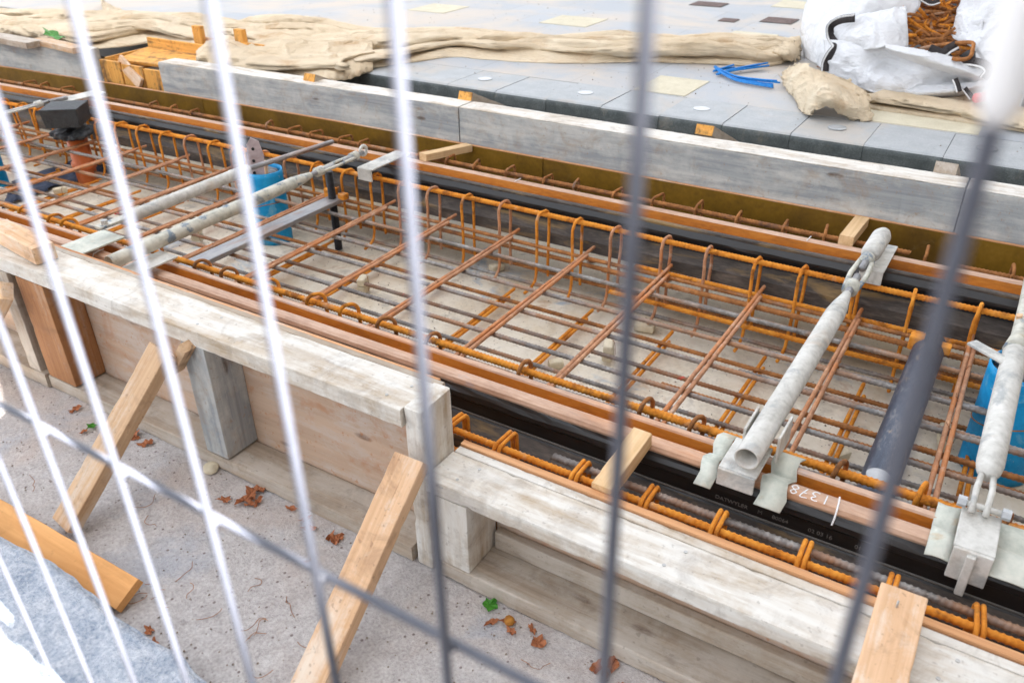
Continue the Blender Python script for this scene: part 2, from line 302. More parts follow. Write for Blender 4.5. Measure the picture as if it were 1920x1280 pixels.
def smooth_path(P, n=8):
    """Catmull-Rom through points"""
    P = [Vector(p) for p in P]; Q = [P[0] * 2 - P[1]] + P + [P[-1] * 2 - P[-2]]; out = []
    for i in range(1, len(Q) - 2):
        a, b, c, d = Q[i - 1], Q[i], Q[i + 1], Q[i + 2]
        for k in range(n):
            t = k / n; out.append(.5 * ((2 * b) + (c - a) * t + (2 * a - 5 * b + 4 * c - d) * t * t + (3 * b - 3 * c + d - a) * t ** 3))
    return out + [P[-1]]

ORD = 'first second third fourth fifth sixth seventh eighth ninth tenth eleventh twelfth thirteenth fourteenth fifteenth sixteenth seventeenth eighteenth nineteenth twentieth'.split()
def nth(i): return ORD[i] if i < 20 else ('twenty-' + ORD[i - 20] if i < 29 else ('thirtieth' if i == 29 else 'thirty-' + ORD[i - 30]))
# ================================================================== SETTING
def sheet(name, x0, x1, y0, y1, z, mat, amp=0, step=None):
    nx = max(1, int((x1 - x0) / (step or 99))); ny = max(1, int((y1 - y0) / (step or 99))); V = []; F = []
    for j in range(ny + 1):
        for i in range(nx + 1):
            x = x0 + (x1 - x0) * i / nx; y = y0 + (y1 - y0) * j / ny
            V.append((x, y, z + (noise.noise(Vector((x * 2.5, y * 2.5, 0))) + noise.noise(Vector((x * 9, y * 9, 3))) * .4) * amp))
    for j in range(ny):
        for i in range(nx):
            a = j * (nx + 1) + i; F.append((a, a + 1, a + nx + 2, a + nx + 1))
    o = obj(name, mesh(name, V, F, True), mat); tag(o, kind='structure'); return o
sheet('ground', -150, 150, -60, 150, -.62, 'soil')
o = sheet('street', -9, 3, -2.5, 1.385, -.32, 'ground', .004, .04)
sheet('street_beyond', -60, -9, -2.5, 1.385, -.322, 'ground'); sheet('street_behind', -60, 20, -60, -2.5, -.322, 'ground')
sheet('slab', -12, 3, 1.385, 3.46, -.42, 'slab', .004, .05)
sheet('fill_strip', -14, 3, 3.46, 4.13, -.08, 'soil', .02, .05)
# pavement: a solid slab of paving with its own front face
bm = bmesh.new(); box_bm(bm, (-28, 34.52, -.16), (96, 60, .52))
o = obj('pavement', bm_mesh('pavement', bm), 'paving'); tag(o, kind='structure')
# the street wall under the formwork edge
bm = bmesh.new(); box_bm(bm, (-20, .0, -.48), (50, 2.76, .2)); o = obj('street_edge', bm_mesh('street_edge', bm), 'ground'); tag(o, kind='structure'); o.location.z = -.005 - .0
o.hide_render = False

# kerb stones
kb = bmesh.new(); box_bm(kb, (.1715, .202, -.13), (.343, .404, .46))
front = [e for e in kb.edges if all(v.co.z > .09 and v.co.y < .01 for v in e.verts)]; bmesh.ops.bevel(kb, geom=front, offset=.03, segments=4, affect='EDGES', profile=.5)
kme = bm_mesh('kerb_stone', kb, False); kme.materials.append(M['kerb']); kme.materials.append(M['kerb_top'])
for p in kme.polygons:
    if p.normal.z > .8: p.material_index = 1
x = -4.44; i = 0
while x < .6:
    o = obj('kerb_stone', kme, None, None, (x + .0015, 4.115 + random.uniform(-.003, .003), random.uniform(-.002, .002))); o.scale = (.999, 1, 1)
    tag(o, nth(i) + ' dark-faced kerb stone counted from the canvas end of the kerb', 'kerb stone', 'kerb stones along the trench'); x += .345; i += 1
# pale pavers, studs, iron grates in the far pavement
def flat(name, pts, z0, t, mat, label, cat, group=None, bev=.0):
    n = len(pts); c = sum(pts, Vector()) / n; V = [Vector((p.x - c.x, p.y - c.y, 0)) for p in pts] + [Vector((p.x - c.x, p.y - c.y, t)) for p in pts]
    F = [tuple(range(n - 1, -1, -1)), tuple(range(n, 2 * n))] + [(i, (i + 1) % n, (i + 1) % n + n, i + n) for i in range(n)]
    o = obj(name, mesh(name, V, F), mat, None, (c.x, c.y, z0)); return tag(o, label, cat, group)
def rect(x0, x1, y0, y1): return [Vector((x0, y0, 0)), Vector((x1, y0, 0)), Vector((x1, y1, 0)), Vector((x0, y1, 0))]
for (x0, x1, y0, lab) in ((-3.60, -3.17, 6.13, 'pale yellow paver set alone in grey paving beyond the long canvas'), (-4.95, -4.55, 6.13, 'pale paver farthest left among the grey slabs beyond the canvas'),
                          (-2.02, -1.70, 4.53, 'pale yellow paver between the canvas and the kerb'), (-2.10, -1.76, 6.13, 'pale stained paver just left of the white bulk bag'),
                          (-2.20, -1.86, 7.74, 'pale paver near the top edge beside the white bulk bag'), (-.82, -.2, 4.53, 'pale sandy paver by the kerb under the rolled canvas at right')):
    flat('paver', rect(x0 + .003, x1 - .003, y0 + .003, y0 + .395), .098, .006, 'paver_pale', lab, 'paver')
for (x0, x1, y0, y1, lab) in ((-2.86, -2.56, 7.50, 7.72, 'brown iron drain grate at the top of the pavement left of the bag'), (-2.06, -1.80, 6.98, 7.22, 'brown iron drain grate close beside the white bulk bag'), (-2.36, -2.22, 6.86, 7.0, 'small brown iron drain grate between two larger ones')):
    g = empty('drain_grate', ((x0 + x1) / 2, (y0 + y1) / 2, .1), lab, 'drain grate')
    bm = bmesh.new(); box_bm(bm, (0, 0, .001), (x1 - x0, y1 - y0, .004)); obj('grate_frame', bm_mesh('grate_frame', bm), 'kerb', g)
    bm = bmesh.new(); k = 7
    for i in range(k): box_bm(bm, (0, -(y1 - y0) / 2 + (y1 - y0) * (i + .5) / k, .005), ((x1 - x0) * .94, (y1 - y0) / k * .55, .006))
    obj('grate_bars', bm_mesh('grate_bars', bm), 'grate', g)
for i, xx in enumerate((-4.33, -3.63, -2.925, -2.227, -1.525, -.816, -.145)):
    V, F = tube_vf([(0, 0, 0), (0, 0, .004), (0, 0, .0055)], .04, 24, True, [.045, .045, .036])
    o = obj('ground_stud', mesh('ground_stud', V, F), 'glass_stud', None, (xx, 4.33, .1005)); tag(o, nth(i) + ' round pale ground stud in the kerb stones, counted from the left', 'ground stud', 'round studs along the kerb')
# building added out of view, shaped to shade the track and edge the sunbeam
blk = empty('shade_block', (8, 10, -.4), 'added unseen building outside the picture to the right', 'occluder')
V = [(-4, -12.15, -.2), (-4, -2.58, 34.4), (-4, 22, 34.4), (-4, 22, -.2), (8, -12.15, -.2), (8, -2.58, 34.4), (8, 22, 34.4), (8, 22, -.2)]
obj('wall', mesh('wall', V, [(0, 1, 2, 3), (7, 6, 5, 4), (0, 4, 5, 1), (3, 2, 6, 7), (0, 3, 7, 4), (1, 5, 6, 2)]), 'occluder_grey', blk)

blk2 = empty('slit_screen', (8, -12, -.4), 'added unseen light screen outside the picture, a narrow gap from the building', 'wall')
PG = [(-2.15, -.6), (-.30, 6.14), (-.46, 6.14), (7.24, 34), (-42, 34), (-42, -.6)]   # unseen screen added: its slit passes a sunbeam to the fence wires
V = [(xq, y + 12, z + .4) for xq in (-4.12, -4) for y, z in PG]
obj('wall', mesh('wall', V, [(5, 4, 3, 2, 1, 0), (6, 7, 8, 9, 10, 11)] + [(i, (i + 1) % 6, (i + 1) % 6 + 6, i + 6) for i in range(6)]), 'occluder_grey', blk2)

# ================================================================== RAILS (grooved tram rails in black rubber jackets)
def rail_profile(lz=0):
    """(u, z): u = 0 at the running face, u < 0 on the head side"""
    head = [(-.047, -.014), (-.043, -.004), (-.032, 0), (-.012, 0), (-.003, -.004), (0, -.016), (.004, -.040), (.012, -.047), (.026, -.047), (.034, -.040), (.038, -.006 + lz), (.041, -.001 + lz), (.058, -.001 + lz), (.061, -.006 + lz), (.060, -.06), (.012, -.075), (-.012, -.075), (-.047, -.045)]
    return head
def extrude(name, prof, x0, x1, y, sgn, matf, mats, step=.12, jit=0, parent=None, closed=True):
    n = len(prof); N = int((x1 - x0) / step) + 1; V = []; F = []; mi = []
    for i in range(N + 1):
        x = x0 + (x1 - x0) * i / N
        for j, (u, z) in enumerate(prof):
            jj = jit if (n < 19 or j < 5 or j > 13) else jit * .08; q = noise.noise(Vector((x * 7, j * 3.1, y))) * jj
            V.append((x, y + sgn * u + bend(x) + q * sgn, z + noise.noise(Vector((x * 9, j * 2.3 + 40, y))) * jj))
    for i in range(N):
        for j in range(n):
            k = (j + 1) % n; a = i * n + j; b = i * n + k
            f = (a, b, b + n, a + n); F.append(f if sgn > 0 else tuple(reversed(f))); mi.append(matf[j] if matf else 0)
    e = N * n; c0 = tuple(range(n - 1, -1, -1)); c1 = tuple(e + j for j in range(n))
    F += [c0 if sgn > 0 else tuple(reversed(c0)), c1 if sgn > 0 else tuple(reversed(c1))]; mi += [0, 0]
    o = obj(name, mesh(name, V, F, False, mats, mi), None, parent); return o
def rail(y, sgn, label, lz=0, lm=0, jit=.0035):
    t = empty('tram_rail', (0, 0, 0), label, 'rail')
    pr = rail_profile(lz); mf = [0, 0, 0, 0, 1, 1, 1, 1, 1, 1, lm, lm, lm, lm, lm, 0, 0, 0]
    extrude('rail_head', pr, -9, 1.2, y, sgn, mf, ['rail_top', 'rail_groove', 'rubber_dusty'], .1, .0006, t)
    jk = [(-.050, -.018), (-.054, -.026), (-.061, -.036), (-.061, -.052), (-.050, -.062), (-.045, -.068), (-.045, -.113), (-.052, -.118), (-.112, -.150), (-.115, -.205), (.115, -.205), (.11, -.155), (.055, -.122), (.045, -.115), (.055, -.085), (.076, -.065), (.076, -.034 + lz), (.064, -.012 + lz), (.057, -.07), (-.048, -.06)]
    mf = [0, 0, 0, 0, 0, 0, 0, 1, 1, 1, 1, 1, 0, 0, 0, 0, 0, 0, 0, 0]
    extrude('rubber_jacket', jk, -9, 1.2, y, sgn, mf, ['rubber', 'rubber_dusty'], .05, jit, t)
    lp = [(-.044, -.108), (-.049, -.109), (-.049, -.112), (-.044, -.113)] if sgn > 0 else [(.044, -.112), (.049, -.113), (.049, -.115), (.044, -.116)]
    extrude('jacket_seam', lp, -9, 1.2, y, sgn, None, ['print'], .1, .0, t)
    return t
near_rail = rail(1.667, 1, 'nearer rusty grooved tram rail in a black rubber jacket')
far_rail = rail(3.103, -1, 'farther rusty grooved tram rail in a black rubber jacket', -.020, 2, .003)
# writing on the near rail
def text(name, s, loc, size, mat, rot, parent, ext=.0003):
    cu = bpy.data.curves.new(name, 'FONT'); cu.body = s; cu.size = size; cu.extrude = ext; cu.offset = 0.0; cu.align_x = 'CENTER'; cu.align_y = 'CENTER'
    cu.materials.append(M[mat]); tmp = bpy.data.objects.new(name, cu); C.objects.link(tmp); bpy.context.view_layer.update()
    me = bpy.data.meshes.new_from_object(tmp); bpy.data.objects.remove(tmp, do_unlink=True); o = bpy.data.objects.new(name, me); C.objects.link(o); o.location = loc; o.rotation_euler = rot; o.parent = parent; return o
def stroke_text(name, s, cx, y, z, hgt, wid, parent):
    """hand-painted numerals made of strokes, written to be read from the far side of the rail"""
    G = {'1': [[(.5, 0), (.5, 1)]], '3': [[(.1, .95), (.6, 1), (.85, .75), (.45, .52), (.9, .28), (.6, 0), (.1, .05)]], '7': [[(.05, 1), (.9, 1), (.35, 0)], [(.25, .5), (.75, .5)]],
         '8': [[(.5, .5), (.15, .75), (.5, 1), (.85, .75), (.5, .5), (.1, .25), (.5, 0), (.9, .25), (.5, .5)]], '.': [[(.4, .0), (.55, .06)]], '2': [[(.1, .8), (.5, 1), (.85, .75), (.1, 0), (.95, .02)]]}
    parts = []; x = 0
    for ch in s:
        for st in G[ch]:
            P = smooth_path([Vector((-(x + p[0] * wid) , -(p[1] - .5) * hgt, 0)) for p in st], 4); parts.append(tube_vf(P, .0016, 6))
        x += wid * (1.25 if ch != '.' else .8)
    V, F = join(parts); V = [Vector((v.x + x / 2, v.y, max(v.z * .3, -.0002))) for v in V]
    o = obj(name, mesh(name, V, F), 'chalk', parent, (cx, y, z)); return o
p1, p2 = at(1470, 905, z=0), at(1545, 935, z=0)
stroke_text('painted_number', '1378.3', (p1.x + p2.x) / 2 - .006, 1.636, .001, .033, .0195, near_rail)
stroke_text('painted_number', '1373.8', at(160, 462, z=0).x, 1.636 + bend(-3), .001, .033, .022, near_rail)
for px, py in ((1572, 945), (188, 470)):
    xx = at(px, py, z=0).x; V, F = tube_vf([(xx - .003, 1.663, .0005), (xx, 1.64, .0012), (xx + .002, 1.615, .0), (xx + .002, 1.604, -.018), (xx, 1.600, -.035)], .0022, 6); obj('painted_tick', mesh('painted_tick', V, F), 'chalk', near_rail)
for xx in (-.62, -1.95): 
    V, F = tube_vf([(xx, 3.108, .0008), (xx + .004, 3.155, .0008)], .002, 6); obj('painted_tick', mesh('painted_tick', V, F), 'chalk', far_rail)
for s, px, py in (('DATWYLER', 1375, 918), ('M', 1428, 944), ('80064', 1466, 957), ('02 03 16', 1542, 982), ('01', 1614, 1007)):
    q = at(px, py, y=1.619)
    text('jacket_print', s, (q.x, 1.6175, min(q.z, -.088)), .016, 'print', (R_(90), 0, 0), near_rail)

# ================================================================== REINFORCEMENT
def rebar_me(name, x0, x1, r, pitch=.0135, seg=8, rib=.22, dobend=True, wob=.003, seed=0):
    V = []; F = []; n = int((x1 - x0) / pitch) * 3
    for i in range(n + 1):
        x = x0 + (x1 - x0) * i / n; rr = r * (1 + rib) if i % 3 == 1 else r
        oy = noise.noise(Vector((x * .9, seed, 0))) * wob; oz = noise.noise(Vector((x * .9, seed, 8))) * wob
        for k in range(seg):
            a = 2 * math.pi * k / seg; V.append((x + math.cos(a) * r * .45, math.sin(a) * rr + oy + (bend(x) if dobend else 0), math.cos(a) * rr + oz))
    for i in range(n):
        for k in range(seg):
            a = i * seg + k; b = i * seg + (k + 1) % seg; F.append((a, b, b + seg, a + seg))
    F.append(tuple(range(seg))); F.append(tuple(n * seg + k for k in range(seg - 1, -1, -1)))
    return mesh(name, V, F, True)
_bars = {}
def long_bar(y, z, mat, label, x0=-8.6, x1=1.0, r=.0082, group='long reinforcing bars along the track'):
    k = (x0, x1, r, mat)
    if k not in _bars:
        _bars[k] = rebar_me('reinforcing_bar', x0, x1, r, seed=len(_bars)); _bars[k].materials.append(M[mat])
    o = obj('reinforcing_bar', _bars[k], None, None, (random.uniform(-.006, .006), y + random.uniform(-.003, .003), z + random.uniform(-.003, .002)))
    o.rotation_euler = (random.uniform(0, 6), 0, random.uniform(-.0006, .0006)) if False else (0, 0, random.uniform(-.0008, .0008))
    return tag(o, label, 'reinforcing bar', group)
TZ, BZ, SZ = -.178, -.355, -.42
top = [(1.95, 'rebar_grey', 'grey ribbed bar, upper mesh layer, first from the nearer rail'), (2.14, 'rebar_grey', 'grey ribbed bar, upper mesh layer, second from the nearer rail'), (2.34, 'rebar_grey', 'bluish grey ribbed bar in the middle of the upper mesh layer'),
       (2.51, 'rebar_grey', 'grey ribbed bar, upper mesh layer, just beyond the middle'), (2.71, 'rebar_grey', 'light grey ribbed bar, upper mesh layer, in front of the tall hoops'), (2.885, 'rust_mid', 'orange rusty bar, upper mesh layer, tied behind the tall hoop fronts')]
for y, m, l in top: long_bar(y, TZ, m, l)
bot = [(1.88, 'rebar_grey', 'dull grey bar, lower mesh layer, first from the nearer rail'), (2.08, 'rebar_grey', 'dull bar, lower mesh layer, second from the nearer rail'), (2.28, 'rebar_grey', 'dull bar, lower mesh layer, third from the nearer rail'), (2.475, 'rebar_red', 'brown bar of the lower mesh layer with red paint marks'),
       (2.67, 'rust_mid', 'orange ribbed bar of the lower mesh layer behind the middle'), (2.865, 'rebar_grey', 'dull grey bar, lower mesh layer, under the tall hoops'), (3.0, 'rust_mid', 'rusty bar lowest and deepest beside the farther rail')]
for y, m, l in bot: long_bar(y, BZ, m, l)
long_bar(1.838, -.062, 'rust_bright', 'bright orange bar under the small hoops beside the nearer rail', r=.0105)
long_bar(2.944, -.052, 'rust_bright', 'bright orange bar carried along the tops of the tall hoops', r=.0105)
long_bar(2.965, -.065, 'rust_bright', 'second orange bar hugging the back of the hoop-top bar at right', x0=-.95, x1=1.0, r=.0100)
long_bar(2.93, -.185, 'rust_bright', 'orange bar beside the tall hoops, upper layer, right half', x0=-1.25, r=.0095)
long_bar(2.82, -.178, 'rust_mid', 'brown bar, upper layer, spliced beside the hoop fronts at right', x0=-1.35, r=.0105)
long_bar(2.80, -.262, 'rust_bright', 'orange bar, middle height, spliced beside the hoop fronts at right', x0=-1.3, r=.0095)
long_bar(2.975, -.26, 'rust_mid', 'brown bar at middle height behind the tall hoops', r=.0095)
long_bar(2.728, -.182, 'rebar_grey', 'grey splice bar doubled against the light grey bar at right', x0=-.95, r=.0082)
long_bar(2.528, -.184, 'rebar_grey', 'grey splice bar doubled beyond the middle of the mesh at right', x0=-.75, r=.0082)
long_bar(2.36, -.182, 'rebar_grey', 'grey splice bar doubled in the middle of the mesh at right', x0=-.62, r=.0082)
long_bar(2.16, -.184, 'rust_mid', 'rusty splice bar doubled near the nearer rail at right', x0=-.80, r=.0082)
long_bar(2.235, -.186, 'rust_mid', 'short rusty bar end lying in the mesh below the big strut', x0=-.55, x1=.35, r=.0082)
long_bar(1.862, -.072, 'rust_bright', 'second orange bar beside the small hoops of the nearer rail at right', x0=-.75, r=.0100)
# outside the rails, between rail and formwork
long_bar(1.462, -.050, 'rust_bright', 'orange bar outside the nearer rail, top of the hooks', r=.0088)
long_bar(1.424, -.078, 'rust_bright', 'orange bar against the near plywood, beside the hooks', r=.0078)
long_bar(1.515, -.062, 'rebar_grey', 'bright grey bar lying outside the nearer rail foot', x0=-.85, r=.0095)
long_bar(1.50, -.33, 'rust_mid', 'dark rusty bar low down outside the nearer rail')
long_bar(3.268, -.030, 'rust_mid', 'brown bar outside the farther rail, along the hook tops', r=.0105, x1=-.27)
long_bar(3.258, -.045, 'rust_mid', 'brown bar outside the farther rail, right of the strut', x0=-.10, r=.0105)

# transverse bars (pairs tied together)
bt = rebar_me('cross_bar', -.52, .52, .0074, .009, dobend=False, rib=.08, wob=.002); bt.materials.append(M['rebar_tie'])
bt2 = rebar_me('cross_bar', -.40, .40, .0072, .009, dobend=False, rib=.08, wob=.002); bt2.materials.append(M['rust_bright'])
XT = [-2.18 - .37 * k for k in range(1, 17)][::-1] + [-2.185, -1.845, -1.46, -1.10, -.72, -.357, .02, .40]
for k, xx in enumerate(XT):
    mm = bt2 if xx > -.2 else bt
    for j, (dx, dy) in enumerate(((0, .0), (.0185, -.09))):
        o = obj('cross_bar', bt if k % 3 else bt, None, None, (xx + dx, 2.445 + dy + bend(xx), TZ + .0150), (0, 0, R_(90 + random.uniform(-.6, .6))))
        tag(o, ('left', 'right')[j] + ' bar of the ' + nth(k) + ' pinkish tied pair across the upper mesh, from the left', 'reinforcing bar', 'upper cross bars of the mesh')
    for j, (dx, dy) in enumerate(((0, .02), (.020, -.06))):
        o = obj('cross_bar', bt2, None, None, (xx + .085 + dx, 2.38 + dy + bend(xx), BZ - .0155), (0, 0, R_(90 + random.uniform(-.8, .8))))
        tag(o, ('left', 'right')[j] + ' bar of the ' + nth(k) + ' orange pair across under the lower mesh, from the left', 'reinforcing bar', 'lower cross bars of the mesh')

# hoops (stirrups)
def hoop_pts(w, h, r=.035, foot=.05, tip=.0):
    """inverted U in the YZ plane, y from 0 (front leg) to w; top at z = 0"""
    P = []
    if foot: P += [Vector((.0, -foot, -h + .004)), Vector((0, -foot * .55, -h + .008)), Vector((0, -.012, -h + .028))]
    P += [Vector((0, 0, -h + .06))] + [Vector((.002 * math.sin(i), 0, -h + .06 + (h - .06 - r) * i / 5)) for i in range(1, 6)]
    for i in range(1, 6): a = math.pi - math.pi / 2 * i / 5; P.append(Vector((0, r + r * math.cos(a), -r + r * math.sin(a))))
    for i in range(1, 6): a = math.pi / 2 - math.pi / 2 * i / 5; P.append(Vector((0, w - r + r * math.cos(a), -r + r * math.sin(a))))
    P += [Vector((0, w, -r - (h - r - .02) * i / 5)) for i in range(1, 6)]
    return P
def rib_r(n, r): return [r * (1.0 if i % 2 else 1.0) for i in range(n)]
hm = []
for v in range(3):
    P = hoop_pts(.088, .345, .036, .05 + .02 * v); P = [p + Vector((noise.noise(Vector((v * 9, p.z * 6, 0))) * .006, 0, 0)) for p in P]
    P2 = []
    for a, b in zip(P[:-1], P[1:]):
        m = max(1, int((b - a).length / .006))
        P2 += [a.lerp(b, i / m) for i in range(m)]
    P2.append(P[-1]); V, F = tube_vf(P2, .0066, 7, True, [.0066 * (1.1 if i % 2 else .96) for i in range(len(P2))]); me = mesh('hoop', V, F, True); me.materials.append(M['rust_bright' if v != 1 else 'rebar_tie']); hm.append(me)
XS = [.20, .013, -.19, -.375, -.57, -.75, -.94, -1.128, -1.34, -1.515, -1.70, -1.89, -2.10, -2.29, -2.46, -2.625]
xx = -2.82
while xx > -6.4: XS.append(xx); xx -= .19
for ih, xx in enumerate(sorted(XS)[::-1]):
    o = obj('tall_hoop', random.choice(hm), None, None, (xx + random.uniform(-.008, .008), 2.882 + bend(xx), -.030 + random.uniform(-.006, .004)), (random.uniform(-.03, .05), 0, random.uniform(-.14, .08)))
    tag(o, nth(ih) + ' tall rusty hoop from the right edge, before the farther rail', 'rebar hoop', 'tall hoops beside the farther rail')
hs_ = []
for v in range(2):
    P = hoop_pts(.060 + .006 * v, .30, .029, .0); P2 = smooth_path(P, 2); V, F = tube_vf(P2, .0068, 8); me = mesh('hoop', V, F, True); me.materials.append(M['rust_bright' if v else 'rust_mid']); hs_.append(me)
for px, py in ((870, 790), (975, 690), (890, 655),):
    pass
XN = [.165, .04, -.36, -.66, -.86]
near_px = [(230, 355), (60, 380), (135, 405), (300, 450), (370, 487), (425, 500), (485, 530), (570, 560), (640, 575), (715, 595), (805, 625), (975, 685), (1205, 755), (1300, 785), (1570, 872), (1720, 935), (1885, 970)]
for ih, (px, py) in enumerate(near_px):
    p = at(px, py, z=-.03); xx = p.x
    o = obj('small_hoop', random.choice(hs_), None, None, (xx, 1.805 + bend(xx), -.026 + random.uniform(-.006, .004)), (random.uniform(-.05, .05), 0, -random.uniform(.1, .35) - (.45 if px < 800 else 0)))
    tag(o, 'small rusty hoop behind the nearer rail, ' + nth(ih) + ' from the left', 'rebar hoop', 'small hoops beside the nearer rail')
# hooks outside the rails
P = hoop_pts(.085, .30, .018, .0); P2 = smooth_path(P, 2)
V, F = tube_vf(P2, .0058, 8); V2, F2 = tube_vf([p + Vector((.0130, .002, -.002)) for p in P2], .0058, 8)
me1 = mesh('hook', *join([(V, F), (V2, F2)]), True); me1.materials.append(M['rust_bright'])
V, F = tube_vf(P2, .006, 8); me2 = mesh('hook', V, F, True); me2.materials.append(M['rust_mid'])
for ih, (px, py) in enumerate(((848, 795), (945, 828), (1090, 880), (1222, 925), (1352, 975), (1512, 1035), (1676, 1090), (1845, 1155))):
    p = at(px, py, z=-.04)
    o = obj('double_hook', me1, None, None, (p.x - .008, 1.440, -.034), (random.uniform(-.05, .05), 0, random.uniform(-.12, .12)))
    tag(o, nth(ih) + ' doubled orange hook right of the end post, outside the nearer rail', 'rebar hook', 'doubled hooks outside the nearer rail')
xx = .1
for ih, (px, py) in enumerate(((1905, 497), (1738, 475), (1548, 437), (1468, 425), (1380, 408), (1305, 390), (1225, 373), (1150, 360), (1075, 346), (1018, 335), (945, 322), (885, 310), (832, 300), (780, 290), (665, 270), (635, 260), (585, 248), (540, 242), (495, 236), (345, 212), (310, 205), (270, 198), (120, 165), (85, 158), (55, 152))):
    p = at(px, py, z=-.01)
    o = obj('hook', me2, None, None, (p.x, 3.235 + bend(p.x), -.008 + random.uniform(-.006, .004)), (random.uniform(-.05, .05), 0, random.uniform(-.3, .5)))
    tag(o, 'brown rusty hook behind the farther rail, ' + nth(ih) + ' from the right', 'rebar hook', 'hooks outside the farther rail')
# tie wire at the crossings: little loops, each its own
def tie_me():
    parts = []
    for k in range(2):
        P = [Vector((.011 * math.cos(a) + .003 * k, .011 * math.sin(a) * (.4), .009 * math.sin(a) - .004)) for a in [i * math.pi * 2 / 10 for i in range(11)]]; parts.append(tube_vf(P, .0012, 5))
    P = [Vector((0, 0, .006)), Vector((.006, .004, .014)), Vector((.012, -.003, .02))]; parts.append(tube_vf(P, .001, 5))
    return mesh('tie_wire', *join(parts))
tm = tie_me(); tm.materials.append(M['rust_mid'])
for xx in XT:
    if xx < -3.4: continue
    for y, _, _ in top:
        if random.random() < .85:
            o = obj('tie_wire', tm, None, None, (xx + .008, y, TZ + .014), (0, 0, random.uniform(0, 6)))
            tag(o, 'twist of thin rusty wire tying crossed bars of the upper mesh, among look-alikes', 'tie wire', 'wire ties on the upper mesh')
# concrete spacers under / beside the mesh
def spacer(px, py, z, label, rot=0, two=False, s=1.0, up=False):
    p = at(px, py, z=z); t = empty('bar_spacer', p, label, 'bar spacer', 'pale cast spacers in the mesh')
    for k in range(2 if two else 1):
        bm = bmesh.new()
        box_bm(bm, (0, 0, .02 + .036 * k), (.06 * s, .034 * s, .034), .009)
        for v in bm.verts: v.co.z -= .004 * (abs(v.co.x) < .02 * s); v.co += Vector((noise.noise(v.co * 60), noise.noise(v.co * 60 + Vector((3, 0, 0))), 0)) * .002
        o = obj('cast_block', bm_mesh('cast_block', bm, False), 'concrete_block', t); o.rotation_euler = (0, 0, rot + .12 * k)
    if two:
        P = [Vector((.02, .020 * math.cos(a), .038 + .040 * math.sin(a))) for a in [i * math.pi / 6 for i in range(13)]]; obj('wire_loop', mesh('wire_loop', *tube_vf(P, .0013, 5)), 'rust_mid', t)
    t.rotation_euler = (0, 0, rot); return t
spacer(683, 546, -.42 + .012, 'pair of pale spacers tied upright, left of the mesh middle', .9, True, 1.15)
spacer(1140, 672, -.42 + .012, 'pair of pale rounded spacers tied upright in the mesh middle', .9, True, 1.15)
spacer(118, 374, -.42 + .012, 'pair of tan spacers lying near the left edge of the mesh', .5, True, 1.2)
spacer(1208, 620, -.42 + .002, 'two-ridged cream spacer lying flat beyond the upright pair', .1, False, 1.4)
spacer(932, 508, -.42 + .002, 'pale stone-like spacer below the tall hoops', .6, False, 1.2)
spacer(1042, 690, -.42 + .002, 'small pale spacer close behind the nearer rail', .4)
spacer(1768, 835, -.42 + .012, 'pale spacer pair between the dark bar and the blue cylinder', .9, True, 1.15)
spacer(1575, 862, -.42 + .012, 'tan spacer beside the nearer rail, right of the clamp', .5)
spacer(372, 452, -.42 + .012, 'tan spacer below the two left struts', .4, True)

# ================================================================== GAUGE STRUTS, CLAMPS, SLEEPER BARS
def saddle(t, x0, x1, y0, y1, z, flap, flapside, mat='galv', th=.008, name='saddle_plate', tongue=0):
    """plate lying over the rail head with a flap bent down on one side"""
    c = t.location; bm = bmesh.new()
    box_bm(bm, ((x0 + x1) / 2 - c.x, (y0 + y1) / 2 - c.y, z - c.z), (x1 - x0, y1 - y0, th), .003); me = bm_mesh(name, bm); obj(name, me, mat, t)
    ys = y0 - .0045 if flapside < 0 else y1 + .0045
    bm = bmesh.new(); box_bm(bm, ((x0 + x1) / 2 - c.x, ys - c.y, z - flap / 2 - c.z + .003), (x1 - x0 - .003, th, flap), .003); obj('flap', bm_mesh('flap', bm), mat, t)
def turnbuckle(t, A, B, r=.022, mat='galv_dirty'):
    A, B = Vector(A), Vector(B); d = (B - A).normalized(); L = (B - A).length; s = d.cross(Vector((0, 0, 1))).normalized()
    parts = []
    for k in (-1, 1): parts.append(tube_vf([A + d * .01 + s * k * r * .75, A + d * L * .5 + s * k * r, B - d * .01 + s * k * r * .75], r * .34, 10))
    V, F = join(parts); obj('turnbuckle_frame', mesh('turnbuckle_frame', [v - t.location for v in V], F, True), mat, t)
    for P, Q in ((A - d * .012, A + d * .028), (B - d * .028, B + d * .012)): tube('turnbuckle_collar', [P, Q], r, mat, t, 14)
    tube('threaded_rod', [A - d * .06, A + d * L * .40], r * .5, 'steel_dark', t, 10); tube('threaded_rod', [B + d * .06, B - d * L * .32], r * .5, 'steel_dark', t, 10)

